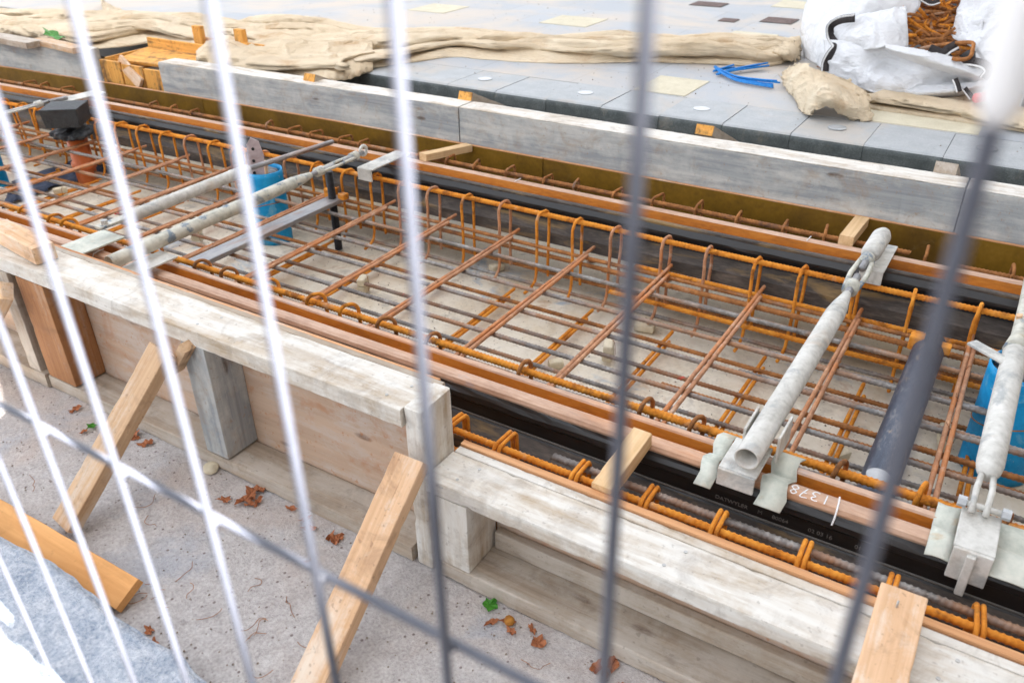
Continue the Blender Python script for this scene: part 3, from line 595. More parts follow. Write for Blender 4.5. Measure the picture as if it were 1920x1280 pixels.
# big galvanised strut in the right half
t = empty('gauge_strut', (-.36, 1.65, .05), 'cement-splashed galvanised tube strut spanning both rails, between the big clamp and black bar', 'track strut')
saddle(t, -.424, -.331, 1.580, 1.712, .036, .048, -1)
hollow('tube', (-.362, 1.585, .082), (-.357, 2.40, .086), .030, .004, 'galv', t)
tube('tube_neck', [(-.357, 2.40, .086), (-.357, 2.45, .086), (-.357, 2.50, .086), (-.357, 2.55, .086)], .03, 'galv', t, 20, [.030, .026, .019, .013])
for sx in (-.405, -.321):
    bm = bmesh.new(); box_bm(bm, (sx - t.location.x + .006, 1.735 - 1.65, .06 - .05), (.007, .11, .075), .003); obj('cheek_plate', bm_mesh('cheek_plate', bm), 'galv', t)
turnbuckle(t, (-.357, 2.60, .084), (-.360, 2.86, .080), .026, 'galv_dirty')
tube('end_tube', [(-.360, 2.90, .080), (-.360, 2.93, .080), (-.36, 3.10, .075), (-.36, 3.14, .072)], .034, 'galv', t, 20, [.028, .034, .034, .026])
saddle(t, -.388, -.305, 2.94, 3.19, .012, .055, -1)
for i, (x0, x1, y0, lab) in enumerate(((-.475, -.432, 1.60, 'greenish zinc sheet curling under the big clamp, left side'), (-.325, -.262, 1.60, 'greenish zinc sheet curling under the big clamp, right side'))):
    V = []; F = []
    for a in range(9):
        for b_ in range(2):
            u = a / 8; y = 1.565 + .19 * u; z = .007 + (-.035 * max(0, 1 - u * 5)) + (-.02 * max(0, 1 - abs(u - .62) * 5)) + .003 * math.sin(a * 2 + i)
            V.append(Vector((x0 + (x1 - x0) * b_ + .006 * math.sin(a * 1.7), y, z)))
    n = len(V); V += [v + Vector((0, 0, .0025)) for v in V]
    for a in range(8): F += [(2 * a, 2 * a + 2, 2 * a + 3, 2 * a + 1), (n + 2 * a, n + 2 * a + 1, n + 2 * a + 3, n + 2 * a + 2), (2 * a, n + 2 * a, n + 2 * a + 2, 2 * a + 2), (2 * a + 1, 2 * a + 3, n + 2 * a + 3, n + 2 * a + 1)]
    F += [(0, 1, n + 1, n), (16, n + 16, n + 17, 17)]
    tag(obj('zinc_sheet', mesh('zinc_sheet', V, F, True), 'galv_green'), lab, 'packing sheet')
# right-hand strut at the picture edge
t = empty('gauge_strut', (.13, 1.66, .05), 'galvanised strut at the right picture edge, forked end bolted to a block clamp', 'track strut')
saddle(t, .092, .172, 1.590, 1.728, .034, .085, -1)
bm = bmesh.new(); box_bm(bm, (.0, -.082, -.075), (.018, .012, .11), .003); obj('tongue', bm_mesh('tongue', bm), 'galv', t)
for sx in (-.014, .014): tube('fork_arm', [(.124 + sx * 1.0, 1.70, .05), (.124 + sx * 1.1, 1.76, .075), (.124 + sx * .8, 1.82, .08)], .007, 'galv', t, 8)
tube('bolt', [(.085, 1.722, .055), (.175, 1.722, .055)], .007, 'galv', t, 8)
for sx in (.088, .176): tube('nut', [(sx - .009, 1.722, .055), (sx + .009, 1.722, .055)], .013, 'glass_stud', t, 6, smooth=False)
tube('tube', [(.124, 1.81, .08), (.124, 1.83, .08), (.124, 1.86, .08), (.125, 2.1, .082), (.128, 2.42, .085)], .03, 'galv', t, 22, [.018, .026, .030, .031, .031])
tube('end_tube', [(.128, 2.44, .085), (.128, 2.52, .09), (.129, 2.75, .085), (.13, 3.1, .07)], .02, 'galv_dirty', t, 14, [.034, .02, .018, .018])
bm = bmesh.new(); box_bm(bm, (0, 0, 0), (.13, .036, .008), .002, Matrix.Translation((-.06, .70, .05)) @ Matrix.Rotation(R_(-35), 4, 'Z')); obj('bracket', bm_mesh('bracket', bm), 'galv', t)
for i, (x0, x1, lab) in enumerate(((.045, .095, 'crumpled zinc sheet under the right block clamp, left side'), (.17, .30, 'crumpled zinc sheet under the right block clamp, right side'))):
    V = []; F = []
    for a in range(9):
        for b_ in range(4):
            u = a / 8; y = 1.585 + .17 * u; z = .007 + (-.02 * max(0, 1 - u * 5)) + (-.02 * max(0, 1 - abs(u - .62) * 5)) + .004 * math.sin(a * 2 + i + b_)
            V.append(Vector((x0 + (x1 - x0) * b_ / 3, y, z)))
    n = len(V); V += [v + Vector((0, 0, .0025)) for v in V]
    for a in range(8):
        for b_ in range(3):
            q = a * 4 + b_; F += [(q, q + 4, q + 5, q + 1), (n + q, n + q + 1, n + q + 5, n + q + 4)]
    F += [(a * 4, n + a * 4, n + a * 4 + 4, a * 4 + 4) for a in range(8)] + [(a * 4 + 3, a * 4 + 7, n + a * 4 + 7, n + a * 4 + 3) for a in range(8)] + [(q, q + 1, n + q + 1, n + q) for q in range(3)] + [(32 + q, n + 32 + q, n + 33 + q, 33 + q) for q in range(3)]
    tag(obj('zinc_sheet', mesh('zinc_sheet', V, F, True), 'galv_green'), lab, 'packing sheet')
# two struts at left
t = empty('gauge_strut', (-2.65, 1.6, .05), 'worn blue and white tube strut at left, ending in an eye bolt', 'track strut')
hollow('tube', (-2.640, 1.50, .078), (-2.655, 2.42, .082), .026, .004, 'galv_dirty', t)
tube('tube_neck', [(-2.655, 2.42, .082), (-2.657, 2.47, .082), (-2.66, 2.53, .082)], .026, 'galv_dirty', t, 18, [.026, .022, .014])
turnbuckle(t, (-2.662, 2.58, .082), (-2.672, 2.84, .080), .022, 'galv_dirty')
P = [Vector((-2.675, 2.905 + .022 * math.cos(a), .088 + .022 * math.sin(a))) for a in [i * math.pi / 8 for i in range(17)]]
tube('eye', P, .008, 'galv', t, 8)
saddle(t, -2.690, -2.600, 2.87, 3.16, .012, .06, -1)
saddle(t, -2.66, -2.56, 1.46, 1.72, .032, .03, -1)
t = empty('gauge_strut', (-2.95, 1.65, .05), 'white tube strut behind the blue one at left, clamped with a bolted plate', 'track strut')
tube('tube', [(-2.946, 1.80, .08), (-2.946, 1.82, .08), (-2.955, 2.42, .086), (-2.957, 2.44, .087)], .025, 'galv', t, 20, [.02, .025, .025, .02])
bm = bmesh.new(); box_bm(bm, (.0, .10, .032), (.045, .16, .012), .003); obj('joint_plate', bm_mesh('joint_plate', bm), 'galv_dirty', t)
tube('bolt', [(-2.946, 1.70, .08), (-2.946, 1.70, .105)], .014, 'galv', t, 6, smooth=False)
saddle(t, -3.04, -2.90, 1.42, 1.74, .028, .03, -1, 'galv_green')
tube('end_rod', [(-2.957, 2.44, .087), (-2.965, 3.0, .06)], .012, 'steel_dark', t, 10)
t = empty('gauge_strut', (-5.05, 2.7, .04), 'white rail clamp and rod beside the black block, far left', 'track strut')
saddle(t, -5.12, -5.0, 2.86, 3.13, .03, .05, -1); turnbuckle(t, (-5.02, 2.44, .05), (-5.04, 2.72, .05), .02, 'galv'); tube('tube', [(-4.97, 1.75, .05), (-5.0, 2.38, .05)], .024, 'galv', t, 16)
tube('end_rod', [(-5.04, 2.78, .05), (-5.05, 2.9, .045)], .012, 'steel_dark', t, 8)
# sleeper bars with threaded spindles
M['steel_black'] = blotch('blue_black_steel', [(.3, (.015, .02, .035)), (.55, (.05, .065, .10)), (.72, (.26, .25, .25))], 7, rough=.4, metal=.3, spec=.5, stretch=(3, .7, 2), patch=[((.42, .30, .2), 9, .60, .68, .6), ((.6, .58, .55), 60, .66, .72, .7)])
def sleeper(x, y0, y1, w, label, zc=-.148, mat='steel_dark'):
    t = empty('sleeper_bar', (x, y0, zc), label, 'sleeper bar')
    if mat == 'steel_black': hollow('pipe', (x, y0, zc), (x, y1, zc), w / 2, .006, mat, t)
    else:
        bm = bmesh.new(); box_bm(bm, (0, (y1 - y0) / 2, 0), (w, y1 - y0, .022), .005); obj('bar', bm_mesh('bar', bm), mat, t)
    ys = y1 - y0 - .075; P = [Vector((0, ys, -.26 + .003 * i)) for i in range(137)]
    tube_V, tube_F = tube_vf(P, .02, 14, True, [.0195 if i % 2 else .0165 for i in range(137)]); obj('spindle', mesh('spindle', tube_V, tube_F, False), 'thread', t)
    bm = bmesh.new(); box_bm(bm, (-.04, ys + .035, .02), (.05, .05, .05), .006); obj('rail_clip', bm_mesh('rail_clip', bm), 'rust_bright', t); bm = bmesh.new(); box_bm(bm, (.045, ys + .03, .02), (.04, .04, .03), .006); obj('rail_clip', bm_mesh('rail_clip', bm), 'rust_bright', t)
    return t
sleeper(-.096, 1.80, 2.80, .098, 'dark blue-black steel pipe crossing under the rails at right with threaded spindle', mat='steel_black')
sleeper(-2.80, 1.80, 2.86, .085, 'wide grey steel bar under the rails at left with threaded spindle')
V, F = tube_vf([(0, 0, 0), (0, 0, .005), (0, 0, .007)], .03, 22, True, [.03, .03, .026]); tag(obj('steel_disc', mesh('steel_disc', V, F), 'glass_stud', None, tuple(at(1646, 893, z=-.104))), 'small round pale disc on the dark steel pipe beside the nearer rail', 'disc')
# blue cylinders
def blue_cyl(x, y, r, label, ztop=-.04, dents=True):
    t = empty('blue_cylinder', (x, y, -.42), label, 'cylinder'); h = ztop + .42
    hollow('shell', (x, y, -.418), (x, y, ztop), r, .005, 'blue', t, 36)
    P = [Vector((x + (r + .001) * math.cos(a), y + (r + .001) * math.sin(a), -.42 + h * .52 + .03 * math.sin(a + 2))) for a in [i * math.pi / 20 for i in range(41)]]
    tube('binding_wire', P, .002, 'rust_mid', t, 6)
    bm = bmesh.new(); bmesh.ops.create_icosphere(bm, subdivisions=4, radius=r * .93)
    for v in bm.verts: v.co.z = v.co.z * .45; v.co += v.co.normalized() * abs(noise.noise(v.co * 22)) * .035 - v.co.normalized() * .012
    lim = r * .95
    for v in bm.verts:
        q = math.hypot(v.co.x, v.co.y)
        if q > lim: v.co.x *= lim / q; v.co.y *= lim / q
    o = obj('plastic_filling', bm_mesh('plastic_filling', bm, False), 'black_bag', t); o.location = (0, 0, h - .035)
    return t
blue_cyl(.183, 2.60, .104, 'bright blue cylinder stuffed with black plastic at the right edge')
blue_cyl(-3.19, 2.73, .088, 'worn blue cylinder behind the left struts, stuffed with black plastic')
blue_cyl(-5.28, 2.42, .09, 'blue cylinder cut by the left picture edge')
# perforated plate and stick in the left cylinder
pl = empty('perforated_plate', tuple(at(478, 335, y=2.66)), 'pinkish perforated steel plate standing in the left blue cylinder', 'steel plate')
bm = bmesh.new(); prof = [(-.035, -.10), (.045, -.10), (.050, .12), (.028, .19), (-.01, .205), (-.03, .17)]
vs = [bm.verts.new((a, 0, b)) for a, b in prof]; f = bm.faces.new(vs); ex = bmesh.ops.extrude_face_region(bm, geom=[f])['geom']; bmesh.ops.translate(bm, vec=(0, .006, 0), verts=[g for g in ex if isinstance(g, bmesh.types.BMVert)])
bmesh.ops.recalc_face_normals(bm, faces=bm.faces); obj('plate', bm_mesh('plate', bm), 'pink_steel', pl)
for hz in (.15, .09, .03, -.03):
    V, F = tube_vf([(.0, -.002, hz), (.0, .0065, hz)], .008, 12); obj('hole', mesh('hole', V, F), 'thread', pl)
pl.rotation_euler = (0, R_(6), R_(35))
plank('wood_stick', at(500, 340, y=2.70), at(497, 302, y=2.70), .018, .018, 'wood_fresh'); tag(bpy.data.objects['wood_stick'], 'small stick standing in the left blue cylinder', 'stick')
plank('wood_stake', at(1910, 632, y=2.62), at(1912, 590, y=2.62), .02, .016, 'wood_fresh'); tag(bpy.data.objects['wood_stake'], 'small stick standing in the right blue cylinder', 'stick')
# black block on orange pipe, far left
t = empty('drain_riser', (-4.86, 2.78, -.42), 'orange drain pipe stub with a square black block on top, far left', 'drain pipe')
tube('pipe', [(-4.86, 2.78, -.42), (-4.86, 2.78, -.33), (-4.86, 2.78, -.329), (-4.86, 2.78, -.29), (-4.86, 2.78, -.289), (-4.86, 2.78, -.12)], .09, 'orange_pipe', t, 32, [.060, .060, .070, .070, .060, .060])
bm = bmesh.new(); box_bm(bm, (0, 0, .375), (.21, .21, .11), .006)
for v in bm.verts:
    k = 1 - (.43 - v.co.z) * .8; v.co.x *= k; v.co.y *= k
o = obj('cap_block', bm_mesh('cap_block', bm), 'bitumen', t); o.rotation_euler = (0, 0, R_(38)); o.location = (.05, -.05, .06)
bm = bmesh.new(); bmesh.ops.create_icosphere(bm, subdivisions=4, radius=.12)
for v in bm.verts: v.co.z *= .28; v.co += v.co.normalized() * noise.noise(v.co * 30) * .03
o = obj('bitumen_seal', bm_mesh('bitumen_seal', bm), 'bitumen', t); o.location = (.03, -.03, .32)
# dark sheeting on the slab at left
def heap(name, poly, h, mat, label, cat, sc=8, z0=-.42, res=.02, sharp=True, kind=None, amp=.5):
    """crumpled sheet lying on a surface, outline given by a polygon of ground points"""
    xs = [p.x for p in poly]; ys = [p.y for p in poly]; x0, x1, y0, y1 = min(xs), max(xs), min(ys), max(ys)
    def inside(x, y):
        c = False; n = len(poly)
        for i in range(n):
            a, b = poly[i], poly[(i + 1) % n]
            if (a.y > y) != (b.y > y) and x < (b.x - a.x) * (y - a.y) / (b.y - a.y) + a.x: c = not c
        return c
    def edge(x, y):
        d = 9; n = len(poly); p = Vector((x, y))
        for i in range(n):
            a = Vector(poly[i][:2]); b = Vector(poly[(i + 1) % n][:2]); ab = b - a; q = max(0, min(1, (p - a).dot(ab) / max(1e-9, ab.length_squared))); d = min(d, (p - a - ab * q).length)
        return d
    nx = int((x1 - x0) / res) + 2; ny = int((y1 - y0) / res) + 2; V = []; idx = {}; F = []
    for j in range(ny + 1):
        for i in range(nx + 1):
            x = x0 - res / 2 + i * res; y = y0 - res / 2 + j * res
            if not inside(x, y): continue
            e = min(1, edge(x, y) / (h * 1.3 + .01)); k = Vector((x * sc, y * sc, z0)); wv = noise.noise(k * .5) * 1.5
            n1 = 1 - abs(noise.noise(k + Vector((wv, wv, 0)))) * 2.2; n2 = 1 - abs(noise.noise(k * 2.3 + Vector((wv, 3, 0)))) * 2.0
            z = z0 + .004 + h * math.sqrt(e) * ((1 - amp) + amp * (n1 * .65 + n2 * .35))
            idx[(i, j)] = len(V); V.append((x, y, max(z0 + .003, z)))
    for (i, j), a in idx.items():
        if (i + 1, j) in idx and (i, j + 1) in idx and (i + 1, j + 1) in idx: F.append((a, idx[(i + 1, j)], idx[(i + 1, j + 1)], idx[(i, j + 1)]))
    c = Vector(((x0 + x1) / 2, (y0 + y1) / 2, z0)); V = [Vector(v) - c for v in V]
    o = obj(name, mesh(name, V, F, True), mat, None, c); sm = o.modifiers.new('s', 'SUBSURF'); sm.levels = 1; sm.render_levels = 1
    so = o.modifiers.new('t', 'SOLIDIFY'); so.thickness = .003; so.offset = 1
    return tag(o, label, cat, None, kind)
heap('plastic_sheet', [at(*p, z=-.42) for p in ((0, 400), (20, 345), (90, 320), (150, 300), (215, 318), (190, 340), (120, 350), (60, 372))], .03, 'blue_sheet', 'crumpled blue-black sheeting lying on the slab below the mesh at left', 'sheet', 9)
for k, (px, py) in enumerate(((24, 354), (38, 346))):
    flat('orange_scrap', [at(px - 9, py + 4, z=-.38), at(px + 2, py - 5, z=-.38), at(px + 10, py + 1, z=-.38), at(px, py + 8, z=-.38)], -.385, .004, 'orange_pipe', ('orange plastic scrap on dark sheeting, the nearer piece', 'orange plastic scrap on dark sheeting, the farther piece')[k], 'scrap')

# ================================================================== NEAR FORMWORK
t = empty('near_formwork', (-3.0, 1.3, -.32), 'taller near formwork panel at left with whitened top board and timber studs', 'formwork panel')
axbox('top_board', -4.6, -1.092, 1.215, 1.350, .128, .180, 'wood_wash', t, .004, False)
axbox('inner_strip', -4.6, -1.075, 1.3525, 1.373, .10, .176, 'wood_edge', t, .003, False)
axbox('ply_face', -4.6, -1.06, 1.335, 1.350, -.315, .1265, 'wood_ply', t, .001, False, .0005)
for (x0, x1, m) in ((-1.895, -1.80, 'wood_grey'), (-2.72, -2.565, 'wood_brown'), (-3.60, -3.50, 'wood_edge')):
    o = plank('stud', (( x0 + x1) / 2, 1.275, -.262), ((x0 + x1) / 2, 1.275, .1265), x1 - x0, .118, m, (0, 1, 0), t)
axbox('base_board', -2.73, -1.10, 1.215, 1.333, -.318, -.268, 'wood_edge', t, .004, False)
axbox('base_board', -4.6, -2.735, 1.205, 1.333, -.318, -.262, 'wood_edge', t, .004, False)
plank('old_stud', (-2.80, 1.262, -.262), (-2.80, 1.262, .1265), .07, .10, 'wood_edge', (0, 1, 0), t)
# end post
pst = empty('end_post', (-1.02, 1.28, -.32), 'upright timber post where the taller and lower near panels meet', 'post')
plank('post', (-1.062, 1.285, -.318), (-1.062, 1.285, .186), .052, .125, 'wood_wash', (0, 1, 0), pst, bev=.008)
t = empty('near_formwork', (-.2, 1.3, -.32), 'lower near formwork panel at right with whitened top board', 'formwork panel')
axbox('top_board', -1.033, 1.2, 1.215, 1.338, -.045, .0, 'wood_wash', t, .006, False)
axbox('ridge_strip', -1.033, 1.2, 1.340, 1.366, -.06, -.002, 'wood_wash', t, .004, False)
axbox('ply_edge', -1.033, 1.2, 1.3685, 1.388, -.40, .004, 'ply_edge', t, .0012, False, .0008)
axbox('ply_face', -.915, 1.2, 1.352, 1.3665, -.262, -.0465, 'wood_ply', t, .001, False, .0006)
axbox('inner_ledge', -.905, 1.2, 1.325, 1.3505, -.262, -.205, 'wood_edge', t, .004, False)
axbox('base_board', -1.00, 1.2, 1.215, 1.350, -.316, -.2645, 'wood_edge', t, .005, False)
plank('stud', (-.96, 1.281, -.263), (-.96, 1.281, -.0465), .092, .128, 'wood_wash', (0, 1, 0), t)
axbox('ply_sheet_back', -4.6, -1.10, 1.3745, 1.389, -.40, .17, 'ply_edge', bpy.data.objects['near_formwork'], .001, False, .0005)
def nail_heads(parent, spots):
    for x, y, z in spots:
        V, F = tube_vf([(x, y, z - .002), (x, y, z + .0012)], .0042, 10); obj('nail_head', mesh('nail_head', [v - parent.location for v in V], F), 'steel_nail', parent)
nail_heads(bpy.data.objects['near_formwork'], [(xx + dx, yy, .1803) for xx in (-1.16, -1.845, -2.63) for dx, yy in ((0, 1.25), (.03, 1.31))])
nail_heads(t, [(xx + dx, yy, .0003) for xx in (-.96, -.42, .12) for dx, yy in ((0, 1.25), (.025, 1.31))])
# braces
def nail(parent, p, d, L=.03):
    tube('nail', [p, p + d.normalized() * L], .0022, 'steel_nail', parent, 8)
def brace(A, B, W, T, mat, label, up):
    t = empty('brace', A, label, 'brace'); plank('board', A, B, W, T, mat, up, t, bev=.004); return t
A = at(773, 862, y=1.19); t = brace(A + Vector((0, .0, .004)), Vector((-1.038, .745, -.305)), .085, .038, 'wood_fresh', 'light pine brace leaning from the end post down to the street', (0, -1, 1.1))
nail(t, A + Vector((.006, .0, -.02)), Vector((.0, -1, .6)), .03) ; nail(t, A + Vector((.05, .02, -.07)), Vector((.9, -.3, .3)), .03)
B1 = at(306, 655, y=1.17); t = brace(B1, at(124, 985, z=-.29), .085, .04, 'wood_brace', 'weathered pine brace leaning on the grey stud of the left panel', (0, -1, 1.1))
plank('brace_block', at(352, 648, y=1.20), at(330, 690, y=1.20), .03, .04, 'wood_brace', (0, 1, 0)); tag(bpy.data.objects['brace_block'], 'small wood block behind the top of the weathered brace', 'wood block')
D0 = at(1692, 1118, z=.044); t = brace(D0, Vector((.035, .90, .005)), .088, .04, 'wood_fresh', 'broad pine board laid over the lower panel top at the bottom right', (0, -.35, 1))
nail(t, D0 + Vector((-.005, -.05, .01)), Vector((0, 0, 1)), .022)
t = brace(at(12, 545, y=1.17), at(-60, 700, z=-.3), .07, .04, 'wood_brace', 'short weathered brace at the left picture edge', (0, -1, 1.1))
# spacer sticks between rails and formwork, loose blocks
def stick(A, B, W, T, label, mat='wood_pale'):
    o = plank('timber_stick', A, B, W, T, mat); return tag(o, label, 'timber stick')
stick((-.640, 1.390, -.002), (-.640, 1.622, .014), .052, .045, 'pale timber stick wedged between near plywood edge and nearer rail')
stick((-.487, 3.155, .010), (-.487, 3.444, -.012), .055, .040, 'pale timber stick wedged behind the farther rail, right of the picture middle')
stick((-2.50, 3.135, .018), (-2.435, 3.440, -.006), .05, .036, 'pale timber stick wedged behind the farther rail beside the eye bolt')
p = at(5, 432, z=.21); stick(Vector((-2.93, 1.315, .211)), Vector((-2.60, 1.275, .211)), .07, .056, 'fresh timber block lying on the left near panel', 'wood_fresh')

# ================================================================== FAR FORMWORK
t = empty('formwork_sheet', (-3, 3.45, -.4), 'long brown film-faced plywood standing along the farther rail', 'formwork sheet')
for x0, x1 in ((-1.995, 1.2), (-4.43, -2.0), (-6.87, -4.435), (-9.3, -6.875)):
    axbox('ply_sheet', x0, x1, 3.447, 3.463, -.415, .001, 'ply_dark', t, .001, True, .0004)
    axbox('sheet_edge', x0, x1, 3.4465, 3.4635, .0012, .004, 'ply_edge', t, .0008, True, .0003)
for (x0, x1, l) in ((-.145, 1.2, 'grey-blue timber behind the dark plywood, rightmost length'), (-2.505, -.150, 'longest grey-blue timber with knots behind the dark plywood'), (-4.80, -2.512, 'mauve-grey timber behind the dark plywood, right of the orange crate'), (-6.55, -5.55, 'grey timber behind the dark plywood, left of the orange crate'), (-9.2, -6.95, 'worn brown timber at the far left end of the row')):
    t = empty('edge_timber', (x0, 3.5, .0), l, 'timber')
    axbox('timber', x0, x1, 3.466, 3.60, -.03, .180, 'wood_grey', t, .004)
    axbox('top_face', x0 + .002, x1 - .002, 3.468, 3.598, .1805, .186, 'wood_wash', t, .002)
for (px, py, l, m) in ((575, 147, 'orange-ended strut behind the mauve-grey timber beside the canvas', 'wood_orange'), (868, 182, 'orange-ended strut at the joint of two grey timbers', 'wood_orange'), (1318, 246, 'orange-ended strut in the middle of the longest grey timber', 'wood_orange'), (1772, 318, 'mossy grey-ended strut at the right of the grey timbers', 'wood_edge')):
    p = at(px, py, z=.205); t = empty('wedge_strut', p, l, 'strut')
    e = p + Vector((0, .46, -.205)); d = (e - p).normalized()
    plank('strut', p + d * .004 + Vector((0, .02, 0)), e + Vector((0, .02, 0)), .085, .046, 'wood_edge', (0, 0, 1), t)
    plank('cut_end', p + Vector((0, .02, 0)) - d * .002, p + d * .004 + Vector((0, .02, 0)), .083, .044, m, (0, 0, 1), t, bev=.001)
# orange crate in the gap
def board3(parent, name, pts, th, mat='wood_orange'):
    """board through three corners a, b (along), c (across)"""
    a, b, c = [Vector(p) for p in pts]; x = (b - a).normalized(); y = (c - a); y = y - x * y.dot(x); W = y.length; y.normalize(); z = x.cross(y)
    me = plank_me(name, (b - a).length, W, th, seed=random.random() * 40); o = obj(name, me, mat, parent); q = a + y * W / 2 - parent.location
    o.matrix_local = Matrix(((x.x, y.x, z.x, q.x), (x.y, y.y, z.y, q.y), (x.z, y.z, z.z, q.z), (0, 0, 0, 1))); return o
cr = empty('timber_box', (-5.2, 3.7, -.02), 'orange pine box form with black smears in the gap between grey timbers', 'timber box')
fa, fb = at(226, 112, y=3.52), at(288, 114, y=3.50); fa.z = fb.z = .13
for k in range(3):
    x0 = -5.46 + .215 * k; board3(cr, 'front_board', [(x0, 3.53 + bend(x0), -.16), (x0, 3.53 + bend(x0), .13 - .01 * k), (x0 + .21, 3.535 + bend(x0), -.16)], .022)
board3(cr, 'side_board', [(-4.815, 3.50, -.14), (-4.815, 3.50, .14), (-4.83, 3.63, -.14)], .022)
board3(cr, 'back_board', [(-5.50, 3.86, .0), (-4.80, 3.86, .0), (-5.50, 3.87, .20)], .022)
board3(cr, 'back_board', [(-5.05, 3.98, .0), (-4.45, 3.98, .0), (-5.05, 3.99, .22)], .022)
board3(cr, 'side_board', [(-5.48, 3.50, .0), (-5.50, 3.85, .0), (-5.49, 3.50, .13)], .022)
board3(cr, 'floor_board', [(-5.46, 3.56, .10), (-4.85, 3.60, .10), (-5.46, 3.84, .13)], .02)
board3(cr, 'corner_post', [(-5.08, 3.95, .0), (-5.08, 3.95, .30), (-5.00, 3.95, .0)], .04)
board3(cr, 'corner_post', [(-4.72, 4.0, .0), (-4.72, 4.0, .30), (-4.64, 4.0, .0)], .04)
t = empty('loose_board', at(255, 160, y=3.42), 'pale split board with nail holes leaning against the orange box', 'board')
board3(t, 'board', [at(222, 122, y=3.46), at(262, 168, y=3.42), at(238, 116, y=3.46)], .022, 'wood_fresh')
t = empty('old_post', (-6.75, 3.48, -.1), 'rusty orange timber end at the far left behind the dark plywood', 'timber end')
board3(t, 'post', [(-6.90, 3.42, -.12), (-6.90, 3.42, .14), (-6.72, 3.42, -.12)], .05, 'wood_brown')
t = empty('loose_board', at(30, 70, z=.2), 'grey board lying along the far timbers at the far left', 'board')
plank('board', at(-20, 68, z=.2), at(66, 84, z=.2), .12, .04, 'wood_edge', (0, 0, 1), t)
t = empty('loose_board', at(100, 84, z=.2), 'brown board lying behind the grey timber at left', 'board')
plank('board', at(70, 76, z=.2), at(150, 94, z=.2), .10, .035, 'wood_brace', (0, 0, 1), t)

